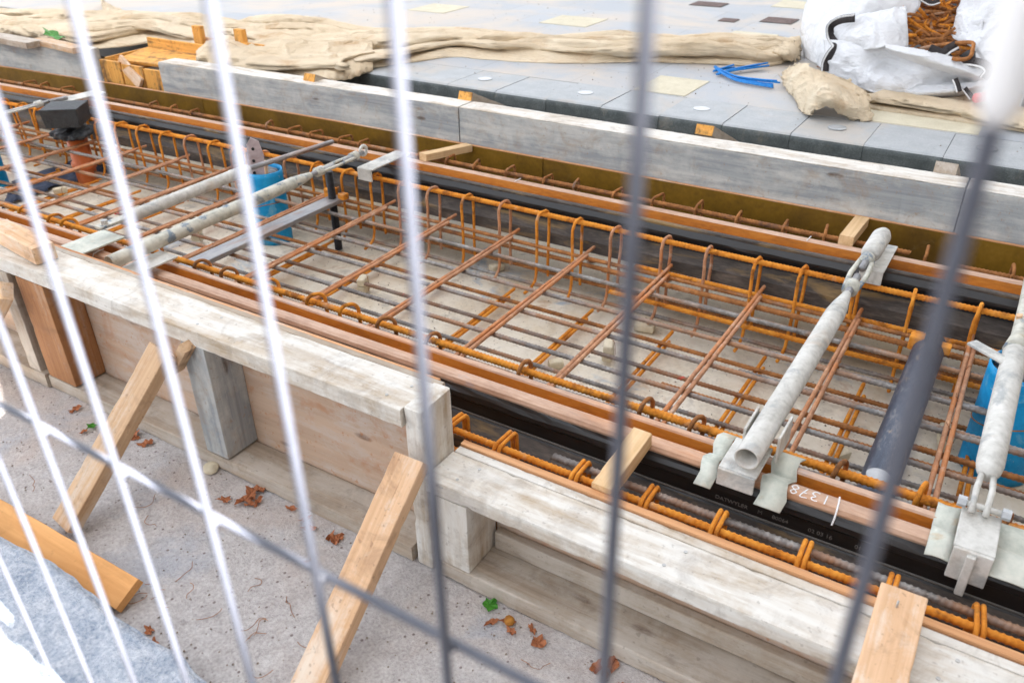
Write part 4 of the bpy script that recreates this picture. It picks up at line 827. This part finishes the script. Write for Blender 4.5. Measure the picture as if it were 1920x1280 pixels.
# ================================================================== CANVAS
def canvas(name, back, front, h, label, seed=0, nf=3.0, z0=.1, nu=620, nv=84, hump=1.0, mat='canvas', strands=4):
    """rolled, twisted cloth lying on the pavement between a back and a front line; its folds run along it"""
    Bk = smooth_path([at(*p, z=z0) for p in back], 24); Fr = smooth_path([at(*p, z=z0) for p in front], 24)
    def samp(P, u):
        L = [0]
        for a, b in zip(P[:-1], P[1:]): L.append(L[-1] + (b - a).length)
        T = u * L[-1]
        for i in range(len(P) - 1):
            if L[i + 1] >= T: return P[i].lerp(P[i + 1], (T - L[i]) / max(1e-9, L[i + 1] - L[i]))
        return P[-1].copy()
    import bisect
    def mk(P):
        L = [0]
        for a, b in zip(P[:-1], P[1:]): L.append(L[-1] + (b - a).length)
        def f(u):
            T = u * L[-1]; i = min(len(P) - 2, max(0, bisect.bisect_right(L, T) - 1)); return P[i].lerp(P[i + 1], (T - L[i]) / max(1e-9, L[i + 1] - L[i]))
        return f
    fb_, ff_ = mk(Bk), mk(Fr); V = []; F = []; rr = random.Random(seed * 7 + 1); K = max(3, int(nf * 2.2))
    rid = [(rr.uniform(0, 99), (k + .5) / K, rr.uniform(.75, 1.3), rr.choice((-1, 1))) for k in range(K)]
    def N(a, b, c=0): return noise.noise(Vector((a, b, c)))
    for i in range(nu + 1):
        u = i / nu; a = fb_(u); b = ff_(u); W = (a - b).length; s_ = (a.x + b.x) * .5
        cs = []
        for (ph, c0, wk, sk) in rid:
            c = c0 + N(s_ * .55, ph) * .55 + N(s_ * 1.7, ph, 5) * .16
            wd = (1.25 / K) * wk * (1 + N(s_ * .9, ph, 9) * .8); am = .62 + .75 * N(s_ * .8, ph, 14) + .25 * N(s_ * 3, ph, 20)
            cs.append((c, max(.06, wd), max(.1, am), sk * (.25 + .5 * abs(N(s_ * .7, ph, 30)))))
        wob = N(u * 40, seed) * .03
        for j in range(nv + 1):
            v = j / nv; p = b.lerp(a, v + wob * (1 - 2 * v)); best = .10
            vv = v + N(s_ * 2.5, v * 3, seed) * .05
            for (c, wd, am, sk) in cs:
                t = (vv - c) / wd
                if -1 < t < 1:
                    q = (t - sk * .6) / (1 - sk * .6) if t > sk * .6 else (sk * .6 - t) / (1 + sk * .6)
                    best = max(best, am * (1 - q ** 1.7) + .10)
            env = max(0, math.sin(math.pi * v)) ** .4
            k = Vector((p.x * 3.2 + p.y * 2.4, p.y * 8 - p.x * 2, seed)); cr = 1 - min(1, abs(noise.noise(k)) * 7); cr2 = 1 - min(1, abs(noise.noise(k * 2.3 + Vector((4, 4, 4)))) * 6)
            hh = min(h, W * .40) * (.62 if strands else 1)
            z = hh * env * (best * .95 + .10 * hump * cr + .05 * cr2 + .12 * noise.noise(k * .8))
            V.append(Vector((p.x, p.y, z0 + .004 + max(0, z))))
    for i in range(nu):
        for j in range(nv):
            a = i * (nv + 1) + j; F.append((a, a + 1, a + nv + 2, a + nv + 1))
    SV = []
    for k in range(strands):
        ph = rr.uniform(0, 99); c0 = (k + .5) / strands; P0 = len(V); m = 22; nn = nu
        for i in range(nn + 1):
            u = i / nn; a = fb_(u); b = ff_(u); W = (a - b).length; s_ = (a.x + b.x) * .5; dr = (fb_(min(1, u + .01)) - fb_(max(0, u - .01))).normalized(); cr_ = Vector((-dr.y, dr.x, 0))
            c = min(.93, max(.07, c0 + N(s_ * .7, ph) * .75 + N(s_ * 2.1, ph, 5) * .12)); fade = min(1, u * 12, (1 - u) * 12)
            wd = W / strands * (.55 + .6 * max(-.6, N(s_ * 1.1, ph, 9))) * (.3 + .7 * fade); ht = min(h * .33, wd * .9) * (.75 + .7 * N(s_ * 1.3, ph, 14)); rise = h * (.16 + .5 * max(0, N(s_ * .9, ph, 17) + .25)) * fade
            ctr = b.lerp(a, c); ctr.z = z0 + ht * .55 + rise; tw = N(s_ * 1.0, ph, 22) * 2.2
            for j in range(m):
                th = 2 * math.pi * j / m + tw; q = Vector((math.cos(th) * 1.1, math.sin(th) * 1.1, s_ * 2.2 + ph)); e1 = abs(noise.noise(q)); e3 = abs(noise.noise(q * 2.1))
                rr_ = .74 + .34 * min(1, e1 * 4.2) + .16 * min(1, e3 * 5)
                t2 = 2 * math.pi * j / m; V.append(ctr + cr_ * math.cos(t2) * wd * rr_ + Vector((0, 0, max(z0 + .003 - ctr.z, math.sin(t2) * ht * rr_))))
        for i in range(nn):
            for j in range(m):
                a = P0 + i * m + j; b2 = P0 + i * m + (j + 1) % m; SV.append((a, b2, b2 + m, a + m))
        SV.append(tuple(P0 + j for j in range(m))); SV.append(tuple(P0 + nn * m + m - 1 - j for j in range(m)))
    c = V[len(V) // 2].copy(); c.z = z0
    o = obj(name, mesh(name, [v - c for v in V], [tuple(reversed(f)) for f in F] + SV, True), mat, None, c); so = o.modifiers.new('t', 'SOLIDIFY'); so.thickness = .004; so.offset = -1
    return tag(o, label, 'canvas')
canvas('canvas_sheet', [(-30, 30), (60, 38), (190, 42), (270, 40), (420, 48), (640, 60), (760, 62), (900, 66), (1030, 80), (1180, 82), (1340, 86), (1460, 80), (1498, 76)],
       [(-30, 62), (60, 78), (150, 92), (220, 90), (300, 82), (400, 98), (440, 118), (560, 122), (660, 130), (700, 128), (760, 120), (850, 108), (900, 112), (1050, 120), (1200, 118), (1340, 122), (1440, 126), (1500, 108)], .13, 'long twisted beige canvas sheet lying along the whole far pavement', 1, 3.2, strands=6)
canvas('canvas_sheet', [(395, 80), (430, 84), (560, 96), (650, 82), (702, 88)], [(400, 108), (430, 136), (560, 148), (640, 152), (700, 134)], .17, 'bunched beige canvas hanging over the kerb end right of the orange box', 4, 2.2, nu=220, nv=60, hump=1.6, strands=4)
canvas('canvas_sheet', [(192, 8), (215, 22), (268, 46)], [(196, 34), (214, 44), (250, 60)], .14, 'stiff beige canvas corner sticking up above the long sheet at left', 9, 1.1, nu=50, nv=24, strands=0)
canvas('canvas_sheet', [(1560, 142), (1640, 158), (1760, 182), (1860, 196), (1960, 206)], [(1560, 158), (1640, 180), (1760, 204), (1860, 216), (1960, 226)], .10, 'flat rolled canvas strip in front of the white bulk bag, upper fold', 6, 1.6, nu=200, nv=36, hump=.5, strands=2)
canvas('canvas_sheet', [(1620, 186), (1700, 197), (1800, 212), (1960, 232)], [(1620, 205), (1700, 216), (1800, 231), (1960, 256)], .085, 'rolled canvas strip nearest the kerb at the right edge', 8, 1.0, nu=180, nv=30, hump=.4, strands=1)
# stiff torn rag: draped patch
def patch(name, rows, mat, label=None, cat=None, sub=15, crease=.006, csc=14, th=.003, parent=None, seed=0, smooth=True, ragged=0):
    """cloth surface through a grid of measured points"""
    R = [smooth_path(r, sub) for r in rows]; cols = len(R[0]); G = []
    for c in range(cols): G.append(smooth_path([r[c] for r in R], sub))
    V = []; F = []; n = len(G[0])
    for c in range(cols):
        for i in range(n):
            p = G[c][i]; k = p * csc + Vector((seed, seed, 0)); e = noise.noise(k + Vector((noise.noise(k * .6) * 1.5, 0, 0)))
            e2 = noise.noise(k * 1.9 + Vector((7, 1, 3))); q = crease * (max(0, 1 - abs(e) * 7) ** 1.5 * .9 + max(0, 1 - abs(e2) * 7) ** 1.5 * .45 + noise.noise(k * .7) * .8)
            rg = ragged if (c in (0, cols - 1) or i in (0, n - 1)) else 0
            V.append(p + Vector((-.35 * q + rg * noise.noise(p * 45), -.7 * q, .6 * q + rg * noise.noise(p * 30 + Vector((8, 8, 8))))))
    for c in range(cols - 1):
        for i in range(n - 1): a = c * n + i; F.append((a, a + 1, a + n + 1, a + n))
    c = sum(V, Vector()) / len(V) if parent is None else parent.location
    o = obj(name, mesh(name, [v - c for v in V], F, smooth), mat, parent, None if parent else c); so = o.modifiers.new('t', 'SOLIDIFY'); so.thickness = th; so.offset = 0
    if label: tag(o, label, cat)
    return o
def g(*pts):  # (px, py, z) points
    return [at(a, b, z=c) for a, b, c in pts]
patch('canvas_rag', [g((1478, 128, .18), (1505, 118, .26), (1540, 135, .24), (1590, 152, .22), (1634, 180, .20)),
                     g((1464, 142, .14), (1496, 148, .20), (1545, 158, .25), (1590, 170, .21), (1634, 192, .17)),
                     g((1470, 160, .12), (1505, 180, .17), (1548, 182, .23), (1590, 196, .19), (1632, 208, .14)),
                     g((1490, 185, .11), (1512, 217, .11), (1548, 200, .17), (1590, 220, .12), (1630, 226, .11))], 'canvas', 'torn stiff beige rag lying between the blue rope and the bulk bag', 'rag', 14, .022, 7, ragged=.03)
patch('canvas_rag', [g((1455, 88, .14), (1480, 80, .19), (1497, 74, .18)), g((1440, 100, .12), (1475, 98, .20), (1500, 96, .15)), g((1460, 112, .11), (1482, 114, .13), (1502, 112, .11))], 'canvas', 'ragged end of the long canvas touching the bulk bag', 'rag', 12, .022, 9, ragged=.03)

# ================================================================== BULK BAG WITH SCRAP REBAR
bag = empty('bulk_bag', (-.9, 5.6, .1), 'slumped white bulk bag with black stitched seams beyond the trench', 'bulk bag')
def gy(*pts): return [at(a, b, y=c) for a, b, c in pts]
patch('left_panel', [gy((1560, -60, 6.1), (1600, -50, 5.7), (1660, -50, 5.5), (1720, -40, 5.5)), gy((1515, 0, 6.1), (1560, 10, 5.6), (1620, 14, 5.35), (1722, 18, 5.4)), gy((1502, 60, 6.0), (1530, 70, 5.5), (1570, 80, 5.3), (1640, 80, 5.3)), gy((1508, 110, 5.9), (1530, 120, 5.4), (1560, 140, 5.2), (1620, 140, 5.1))], 'bag', parent=bag, crease=.018, csc=5)
patch('front_fold', [gy((1560, 60, 5.40), (1600, 35, 5.30), (1650, 22, 5.25), (1700, 12, 5.22)), gy((1565, 85, 5.28), (1600, 64, 5.16), (1650, 52, 5.12), (1702, 50, 5.16)), gy((1600, 100, 5.25), (1630, 96, 5.08), (1662, 88, 5.05), (1704, 90, 5.14)), ], 'bag', parent=bag, crease=.015, csc=5, seed=3)
patch('front_panel', [gy((1545, 75, 5.34), (1600, 78, 5.16), (1665, 84, 5.06), (1750, 100, 5.05), (1850, 130, 5.0)),
                      gy((1548, 105, 5.28), (1600, 108, 5.08), (1668, 118, 5.10), (1750, 128, 5.02), (1840, 148, 4.98)),
                      gy((1548, 135, 5.22), (1600, 138, 5.04), (1668, 150, 4.96), (1750, 152, 5.04), (1835, 160, 5.06)),
                      gy((1560, 150, 5.2), (1605, 162, 5.0), (1668, 184, 4.95), (1750, 188, 5.03), (1850, 186, 5.1))], 'bag', parent=bag, crease=.020, csc=5, seed=7)
patch('rim_fold', [gy((1660, 84, 5.05), (1705, 90, 5.0), (1760, 100, 4.98), (1820, 118, 4.95), (1858, 134, 4.95)), gy((1662, 92, 5.0), (1705, 102, 4.95), (1760, 118, 4.92), (1815, 136, 4.9), (1850, 146, 4.9)), gy((1668, 100, 5.04), (1705, 114, 5.0), (1760, 132, 4.98), (1810, 146, 4.96), (1842, 150, 4.96))], 'bag', parent=bag, crease=.008, csc=6, seed=2)
patch('right_panel', [gy((1815, -40, 5.5), (1860, -30, 5.3), (1940, -30, 5.2), (2000, -20, 5.2)), gy((1790, 40, 5.4), (1850, 30, 5.2), (1930, 40, 5.1), (2000, 50, 5.1)), gy((1786, 70, 5.25), (1850, 72, 5.1), (1930, 90, 5.0), (2000, 100, 5.0)), gy((1820, 88, 5.15), (1862, 112, 5.0), (1930, 140, 4.95), (2000, 150, 4.95)), gy((1850, 120, 5.05), (1872, 150, 4.98), (1930, 178, 4.95), (2000, 190, 4.95))], 'bag', parent=bag, crease=.020, csc=5, seed=11)
patch('right_panel', [gy((1800, 10, 5.42), (1790, 40, 5.36), (1788, 62, 5.3)), gy((1816, 2, 5.40), (1806, 34, 5.30), (1800, 70, 5.22)), gy((1850, 0, 5.35), (1845, 34, 5.2), (1840, 80, 5.12))], 'bag', parent=bag, crease=.008, csc=6, seed=12)
patch('back_panel', [gy((1690, -40, 6.2), (1760, -50, 6.3), (1840, -30, 6.2), (1900, -30, 6.0)), gy((1690, 60, 6.1), (1760, 40, 6.2), (1840, 60, 6.1), (1900, 60, 5.9)), gy((1690, 130, 5.5), (1760, 140, 5.6), (1840, 150, 5.5), (1900, 150, 5.4))], 'bag', parent=bag, crease=.02, csc=5, seed=15)
patch('bottom_skirt', [gy((1660, 165, 5.0), (1720, 160, 5.0), (1800, 158, 4.98), (1860, 150, 5.02)), gy((1690, 180, 4.97), (1740, 178, 4.93), (1800, 172, 4.92), (1850, 164, 5.0)), g((1700, 186, .12), (1750, 190, .11), (1800, 188, .11), (1840, 176, .12))], 'bag', parent=bag, crease=.012, csc=7, seed=21)
def strap(name, pts, wd=.045, parent=bag):
    P = smooth_path(pts, 10); V = []; F = []
    for i, p in enumerate(P):
        tdir = (P[min(i + 1, len(P) - 1)] - P[max(i - 1, 0)]).normalized(); view = (Vector((0, 0, CH)) - p).normalized(); s = tdir.cross(view).normalized(); q = p + view * .022
        V += [q - s * wd / 2, q + s * wd / 2]
        if i: a = 2 * i; F.append((a - 2, a - 1, a + 1, a))
    o = obj(name, mesh(name, [v - parent.location for v in V], F, True), 'strap', parent); so = o.modifiers.new('t', 'SOLIDIFY'); so.thickness = .004
    parts = []
    for i in range(0, len(P) - 1):
        a = (V[2 * i + 1] * .92 + V[2 * i] * .08); b = (V[2 * i + 3] * .75 + V[2 * i + 2] * .25); view = (Vector((0, 0, CH)) - a).normalized() * .005; parts.append(tube_vf([a + view, b + view], .0035, 5))
    VV, FF = join(parts); obj('stitching', mesh('stitching', [v - parent.location for v in VV], FF), 'stitch', parent)
strap('seam_strap', gy((1602, 34, 5.17), (1575, 38, 5.26), (1557, 50, 5.33), (1558, 70, 5.33), (1567, 86, 5.24), (1556, 102, 5.22), (1548, 118, 5.22), (1546, 134, 5.2)))
strap('seam_strap', gy((1792, 116, 4.98), (1820, 116, 4.94), (1845, 122, 4.91), (1853, 134, 4.89), (1844, 148, 4.88)))
strap('seam_strap', gy((1726, -4, 5.4), (1745, 6, 5.4), (1762, 2, 5.4)), .03)
strap('seam_strap', gy((1790, 148, 4.94), (1795, 160, 4.92), (1798, 172, 4.9)), .028)
strap('seam_strap', gy((1808, 166, 4.9), (1816, 176, 4.9), (1822, 184, 4.9)), .028)
strap('seam_strap', gy((1936, 150, 4.9), (1926, 172, 4.9), (1916, 200, 4.9)), .03)
strap('lifting_loop', gy((1742, 92, 5.0), (1766, 100, 5.0), (1780, 92, 5.0), (1795, 84, 5.05)), .05)
# scrap bent bars inside: about fifty single pieces
rnd = random.Random(4); scm = []
for k in range(7):
    L = rnd.uniform(.25, .5); P = [Vector((-L, rnd.uniform(-.03, .03), 0)), Vector((0, rnd.uniform(-.05, .05), rnd.uniform(-.03, .03))), Vector((L * .8, 0, 0)), Vector((L * .9, .05, .02)), Vector((L * .8, .09, .03)), Vector((L * .4, .1, .03))][:rnd.choice((4, 6, 6))]
    V, F = tube_vf(smooth_path(P, 5), .0085, 7); me = mesh('scrap_bar', V, F, True); me.materials.append(M['rust_mid' if k % 3 else 'rust_bright']); scm.append(me)
for k in range(75):
    u, v = rnd.random(), rnd.random(); p = at(1728 + 64 * u, 2 + (88 + 22 * u) * v, y=5.62 - .42 * v + rnd.uniform(-.06, .06))
    o = obj('scrap_bar', scm[k % 7], None, None, p, (rnd.uniform(-.6, .6), rnd.uniform(-.6, .6), rnd.uniform(-.9, 1.2) + (0 if k % 2 else 3.14))); sc_ = rnd.uniform(.28, .5); o.scale = (sc_, sc_, 1)
    tag(o, 'bent rusty scrap bar tangled inside the white bulk bag, among look-alikes', 'scrap bar', 'scrap bars in the bulk bag')
P = smooth_path([at(1725, 92, y=5.02), at(1770, 84, y=5.04), at(1820, 80, y=5.0), at(1824, 92, y=4.95), at(1818, 108, y=4.92), at(1800, 112, y=4.92), at(1785, 110, y=4.92)], 6)
V, F = tube_vf(P, .010, 10); c = P[0]; tag(obj('scrap_bar', mesh('scrap_bar', [v - c for v in V], F, True), 'rust_mid', None, c), 'long bent rusty bar sticking out over the bag rim', 'scrap bar')
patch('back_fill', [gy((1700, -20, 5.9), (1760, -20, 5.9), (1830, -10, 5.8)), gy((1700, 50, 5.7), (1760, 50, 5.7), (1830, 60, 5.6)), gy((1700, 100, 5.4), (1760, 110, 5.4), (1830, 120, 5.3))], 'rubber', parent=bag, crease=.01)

# ================================================================== SMALL THINGS
def strand_bundle(name, lines, r, mat, label, cat, n=5, sp=.012):
    parts = []
    for L in lines:
        for k in range(n):
            off = Vector((rnd.uniform(-sp, sp), rnd.uniform(-sp, sp), rnd.uniform(0, sp))); P = smooth_path([p + off * (i / max(1, len(L) - 1) * 1.6 + .3) for i, p in enumerate(L)], 6); parts.append(tube_vf(P, r, 6))
    V, F = join(parts); c = lines[0][0]; return tag(obj(name, mesh(name, [v - c for v in V], F, True), mat, None, c), label, cat)
strand_bundle('rope', [[at(1340, 126, z=.115), at(1352, 136, z=.12), at(1380, 150, z=.115), at(1420, 158, z=.115), at(1452, 163, z=.115)], [at(1345, 140, z=.115), at(1370, 134, z=.12), at(1400, 130, z=.12), at(1432, 126, z=.12)], [at(1338, 134, z=.115), at(1360, 130, z=.115), at(1375, 128, z=.115)]], .0055, 'rope', 'frayed bright blue rope lying on the paving before the canvas', 'rope', 6, .016)
b = at(1838, 183, z=.21); t = empty('bottle', b, 'red plastic bottle lying by the rusty leaves below the bag', 'bottle')
e = at(1900, 174, z=.21); tube('bottle_body', [b, b + (e - b) * .25, b + (e - b) * .3, b + (e - b) * .95, e], .028, 'red', t, 18, [.022, .024, .030, .030, .02]); tube('bottle_cap', [b - (e - b) * .12, b - (e - b) * .01], .024, 'red', t, 18)
def leaf_me(seed, s):
    rr = random.Random(seed); n = 15; V = [Vector((0, 0, .012 * s))]; 
    for k in range(n):
        a = 2 * math.pi * k / n; q = s * (.45 + .55 * abs(math.sin(a * 2.5 + .4))) * rr.uniform(.75, 1.1); V.append(Vector((q * math.cos(a), q * math.sin(a) * .8, rr.uniform(.0, .35) * s)))
    F = [(0, 1 + k, 1 + (k + 1) % n) for k in range(n)]
    m = len(V); V += [v + Vector((0, 0, .0012)) for v in V]; F += [tuple(reversed([i + m for i in f])) for f in F]; return mesh('leaf', V, F)
lm = [leaf_me(i, 1.0) for i in range(6)]
for m in lm: m.materials.append(M['leaf'])
spots = [(470, 922, .05), (452, 934, .05), (486, 918, .045), (500, 930, .035), (478, 948, .03), (440, 928, .035), (268, 812, .05), (250, 822, .04), (280, 820, .04), (157, 764, .035), (178, 805, .025), (592, 968, .03), (610, 985, .035), (628, 996, .035), (640, 1006, .03), (655, 1012, .03), (560, 960, .03), (580, 1045, .03), (960, 1158, .035), (925, 1160, .03), (975, 1168, .025), (990, 1172, .03), (1024, 1190, .035), (1008, 1182, .02), (1145, 1245, .04), (1160, 1250, .03), (1128, 1252, .03), (1168, 1268, .025), (285, 1195, .03), (295, 1190, .025), (1810, 188, .06), (1835, 178, .05), (1822, 192, .05), (1545, 128, .03), (845, 1002, .02), (1250, 520, .03), (1115, 490, .035)]
for k, (px, py, s) in enumerate(spots):
    z = -.316 if py > 600 else (.104 if px > 1300 else -.415)
    o = obj('leaf', lm[k % 6], None, None, at(px, py, z=z), (random.uniform(-.2, .2), random.uniform(-.2, .2), random.uniform(0, 6))); s *= .78; o.scale = (s, s * random.uniform(.5, 1), s * 1.3); o.location.x += random.uniform(-.03, .03); o.location.y += random.uniform(-.035, .0)
    tag(o, 'curled dry orange-brown leaf lying loose among fallen leaves', 'leaf', 'fallen dry leaves')
o = obj('leaf', leaf_me(50, .028), 'green', None, at(918, 1134, z=-.312), (.3, .2, 1)); tag(o, 'crumpled fresh green leaf by the foot of the lower panel', 'leaf')
o = obj('leaf', leaf_me(51, .022), 'green', None, at(172, 800, z=-.312), (.3, .2, 2)); tag(o, 'yellow-green leaf by the foot of the left panel', 'leaf')
o = obj('leaf', leaf_me(52, .10), 'green', None, at(99, 68, z=.22), (.6, .2, 2)); tag(o, 'bright green scrap on the canvas at the far left', 'scrap')
bm = bmesh.new(); bmesh.ops.create_icosphere(bm, subdivisions=3, radius=.013)
for v in bm.verts: v.co *= 1 + .15 * noise.noise(v.co * 200)
tag(obj('husk', bm_mesh('husk', bm, True), 'husk', None, at(955, 1163, z=-.306)), 'round orange-brown seed husk beside the green leaf', 'husk')
bm = bmesh.new(); bmesh.ops.create_icosphere(bm, subdivisions=3, radius=.022)
for v in bm.verts: v.co *= 1 + .5 * noise.noise(v.co * 40); v.co.z *= .7
tag(obj('stone_chip', bm_mesh('stone_chip', bm, False), 'concrete_block', None, at(394, 876, z=-.306)), 'cream stone chip at the foot of the left panel', 'stone')
V, F = tube_vf([(0, 0, 0), (0, 0, .006), (0, 0, .008)], .05, 28, True, [.05, .05, .045]); tag(obj('orange_disc', mesh('orange_disc', V, F), 'rust_bright', None, (at(1592, 1058, z=-.24).x, 1.475, -.24), (R_(-12), 0, 0)), 'orange rusty disc under the bars outside the nearer rail', 'disc')
# wire clippings and grit on the street
for k in range(24):
    px, py = rnd.choice(((470, 1190), (300, 1000), (330, 1130), (520, 1180), (200, 930), (640, 1200), (900, 1210))) ; px += rnd.gauss(0, 75); py += rnd.gauss(0, 55)
    c = at(px, py, z=-.313); 
    if c.y > 1.19: continue
    P = [Vector((0, 0, 0))]; a = rnd.uniform(0, 6)
    for i in range(5): a += rnd.uniform(-1.2, 1.2); P.append(P[-1] + Vector((math.cos(a), math.sin(a), rnd.uniform(-.1, .12))) * rnd.uniform(.008, .022))
    V, F = tube_vf(smooth_path(P, 4), .0008, 5); tag(obj('wire_clipping', mesh('wire_clipping', V, F), 'rust_mid', None, c), 'thin rusty wire clipping lying curled on the street, among look-alikes', 'wire clipping', 'wire clippings on the street')
parts = []
for k in range(2600):
    reg = rnd.random()
    if reg < .45: p = Vector((rnd.uniform(-3, .1), rnd.uniform(.3, 1.2), -.318)); s = rnd.uniform(.0012, .0045)
    elif reg < .8: p = Vector((rnd.uniform(-5, .3), rnd.uniform(1.8, 3.1), -.418)); s = rnd.uniform(.002, .006)
    else: p = Vector((rnd.uniform(-6, 0), rnd.uniform(4.2, 7.5), .101)); s = rnd.uniform(.002, .008)
    V = [p + Vector((rnd.uniform(.6, 1) * s * dx, rnd.uniform(.6, 1) * s * dy, rnd.uniform(.5, 1) * s * dz)) for dx, dy, dz in ((1, 0, 0), (-1, .3, 0), (0, 1, 0), (0, -1, .1), (0, 0, 1))]
    parts.append((V, [(0, 2, 4), (2, 1, 4), (1, 3, 4), (3, 0, 4)]))
tag(obj('grit', mesh('grit', *join(parts)), 'soil'), 'loose grit and crumbs scattered over street, slab and paving', 'grit', None, 'stuff')
# orange plywood and broken pale stone at bottom left
t = empty('plywood_offcut', (-1.9, .73, -.30), 'orange plywood strip lying against the pale stone at bottom left', 'plywood')
plank('board', at(-60, 935, z=-.285) , at(243, 1116, z=-.285), .085, .024, 'ply_sheet', (0, -.45, 1), t)
def stone(name, poly, z0, z1, label, mat='stone', sc=12, amp=.012):
    pts = [at(*p, z=z1) for p in poly]; c = sum(pts, Vector()) / len(pts); c.z = z0
    bm = bmesh.new(); vs = [bm.verts.new((p.x - c.x, p.y - c.y, 0)) for p in pts]; f = bm.faces.new(vs); bmesh.ops.recalc_face_normals(bm, faces=[f])
    if f.normal.z < 0: f.normal_flip()
    ex = bmesh.ops.extrude_face_region(bm, geom=[f])['geom']; bmesh.ops.translate(bm, vec=(0, 0, z1 - z0), verts=[q for q in ex if isinstance(q, bmesh.types.BMVert)])
    bmesh.ops.recalc_face_normals(bm, faces=bm.faces); bmesh.ops.bevel(bm, geom=list(bm.edges), offset=.010, segments=2, affect='EDGES'); bmesh.ops.triangulate(bm, faces=bm.faces)
    for _ in range(5):
        es = [e for e in bm.edges if e.calc_length() > .022]
        if not es: break
        bmesh.ops.subdivide_edges(bm, edges=es, cuts=1); bmesh.ops.triangulate(bm, faces=bm.faces)
    for v in bm.verts:
        k = v.co * sc; d = noise.noise(k) * .6 + noise.noise(k * 2.4) * .4; v.co += Vector((noise.noise(k + Vector((9, 0, 0))), noise.noise(k + Vector((0, 9, 0))), d)) * amp * .7
    return tag(obj(name, bm_mesh(name, bm, True), mat, None, c), label, 'stone')
stone('broken_slab', [(-120, 930), (0, 1000), (110, 1055), (235, 1165), (330, 1215), (420, 1310), (200, 1420), (-250, 1420), (-300, 1000)], -.322, -.235, 'large broken pale granite slab at the bottom left corner')
stone('broken_slab', [(-60, 1190), (20, 1215), (100, 1290), (60, 1400), (-120, 1400)], -.235, -.19, 'small white stone on the broken slab at the corner')

# ================================================================== SITE FENCE (steel mesh panel right in front of the camera)
YF = .254; t = empty('mesh_fence', (-.3, YF, -.3), 'galvanised welded mesh fence panel close in front, out of focus', 'fence')
x = -.0085 - .1015 * 7
for k in range(16):
    xx = -.0085 - .1015 * (k - 5)
    tube('vertical_wire', [(xx, YF, -.28 + .24 * i) for i in range(11)], .0030, 'fence', t, 12)
for z in (.916, .02, 1.75):
    tube('horizontal_wire', [(-1.3 + .2 * i, YF + .0066, z) for i in range(11)], .0030, 'fence', t, 12)
tube('bottom_rail', [(-1.3, YF, -.27), (.6, YF, -.27)], .019, 'fence', t, 16); tube('top_rail', [(-1.3, YF, 2.14), (.6, YF, 2.14)], .019, 'fence', t, 16)
for xx in (-1.3, .6): tube('side_post', [(xx, YF, -.3), (xx, YF, 2.15)], .019, 'fence', t, 16)
for k in range(16):
    xx = -.0085 - .1015 * (k - 5); bm = bmesh.new(); bmesh.ops.create_icosphere(bm, subdivisions=2, radius=.0048, matrix=Matrix.Translation((xx - t.location.x, .0033, .916 - t.location.z))); obj('weld', bm_mesh('weld', bm, True), 'fence', t)
tag(tube('glare_tube', [(-.0085, YF, 1.255), (-.0085, YF, 1.262), (-.0085, YF, 1.45)], .006, 'helper', None, 12, [.003, .006, .006]), 'added white glare sleeve on a fence wire at the upper right', 'helper')  # bright white tube stands in for sun glare on this wire
# unseen board added to keep the sunbeam off the near ground: a sign standing out from the fence at the right, above eye level (over the top of the picture)
sg = empty('sun_board', (.05, YF + .01, 1.36), 'added unseen white sign standing out from the fence above eye level', 'blocker')
bm = bmesh.new(); box_bm(bm, (0, .53, .85), (.012, 1.0, 1.7), .003); obj('board', bm_mesh('board', bm), 'helper', sg)
for zz in (.12, .98): tube('bracket', [(.05, YF + .004, 1.36 + zz), (.05, YF + .06, 1.36 + zz)], .006, 'fence', sg, 8)
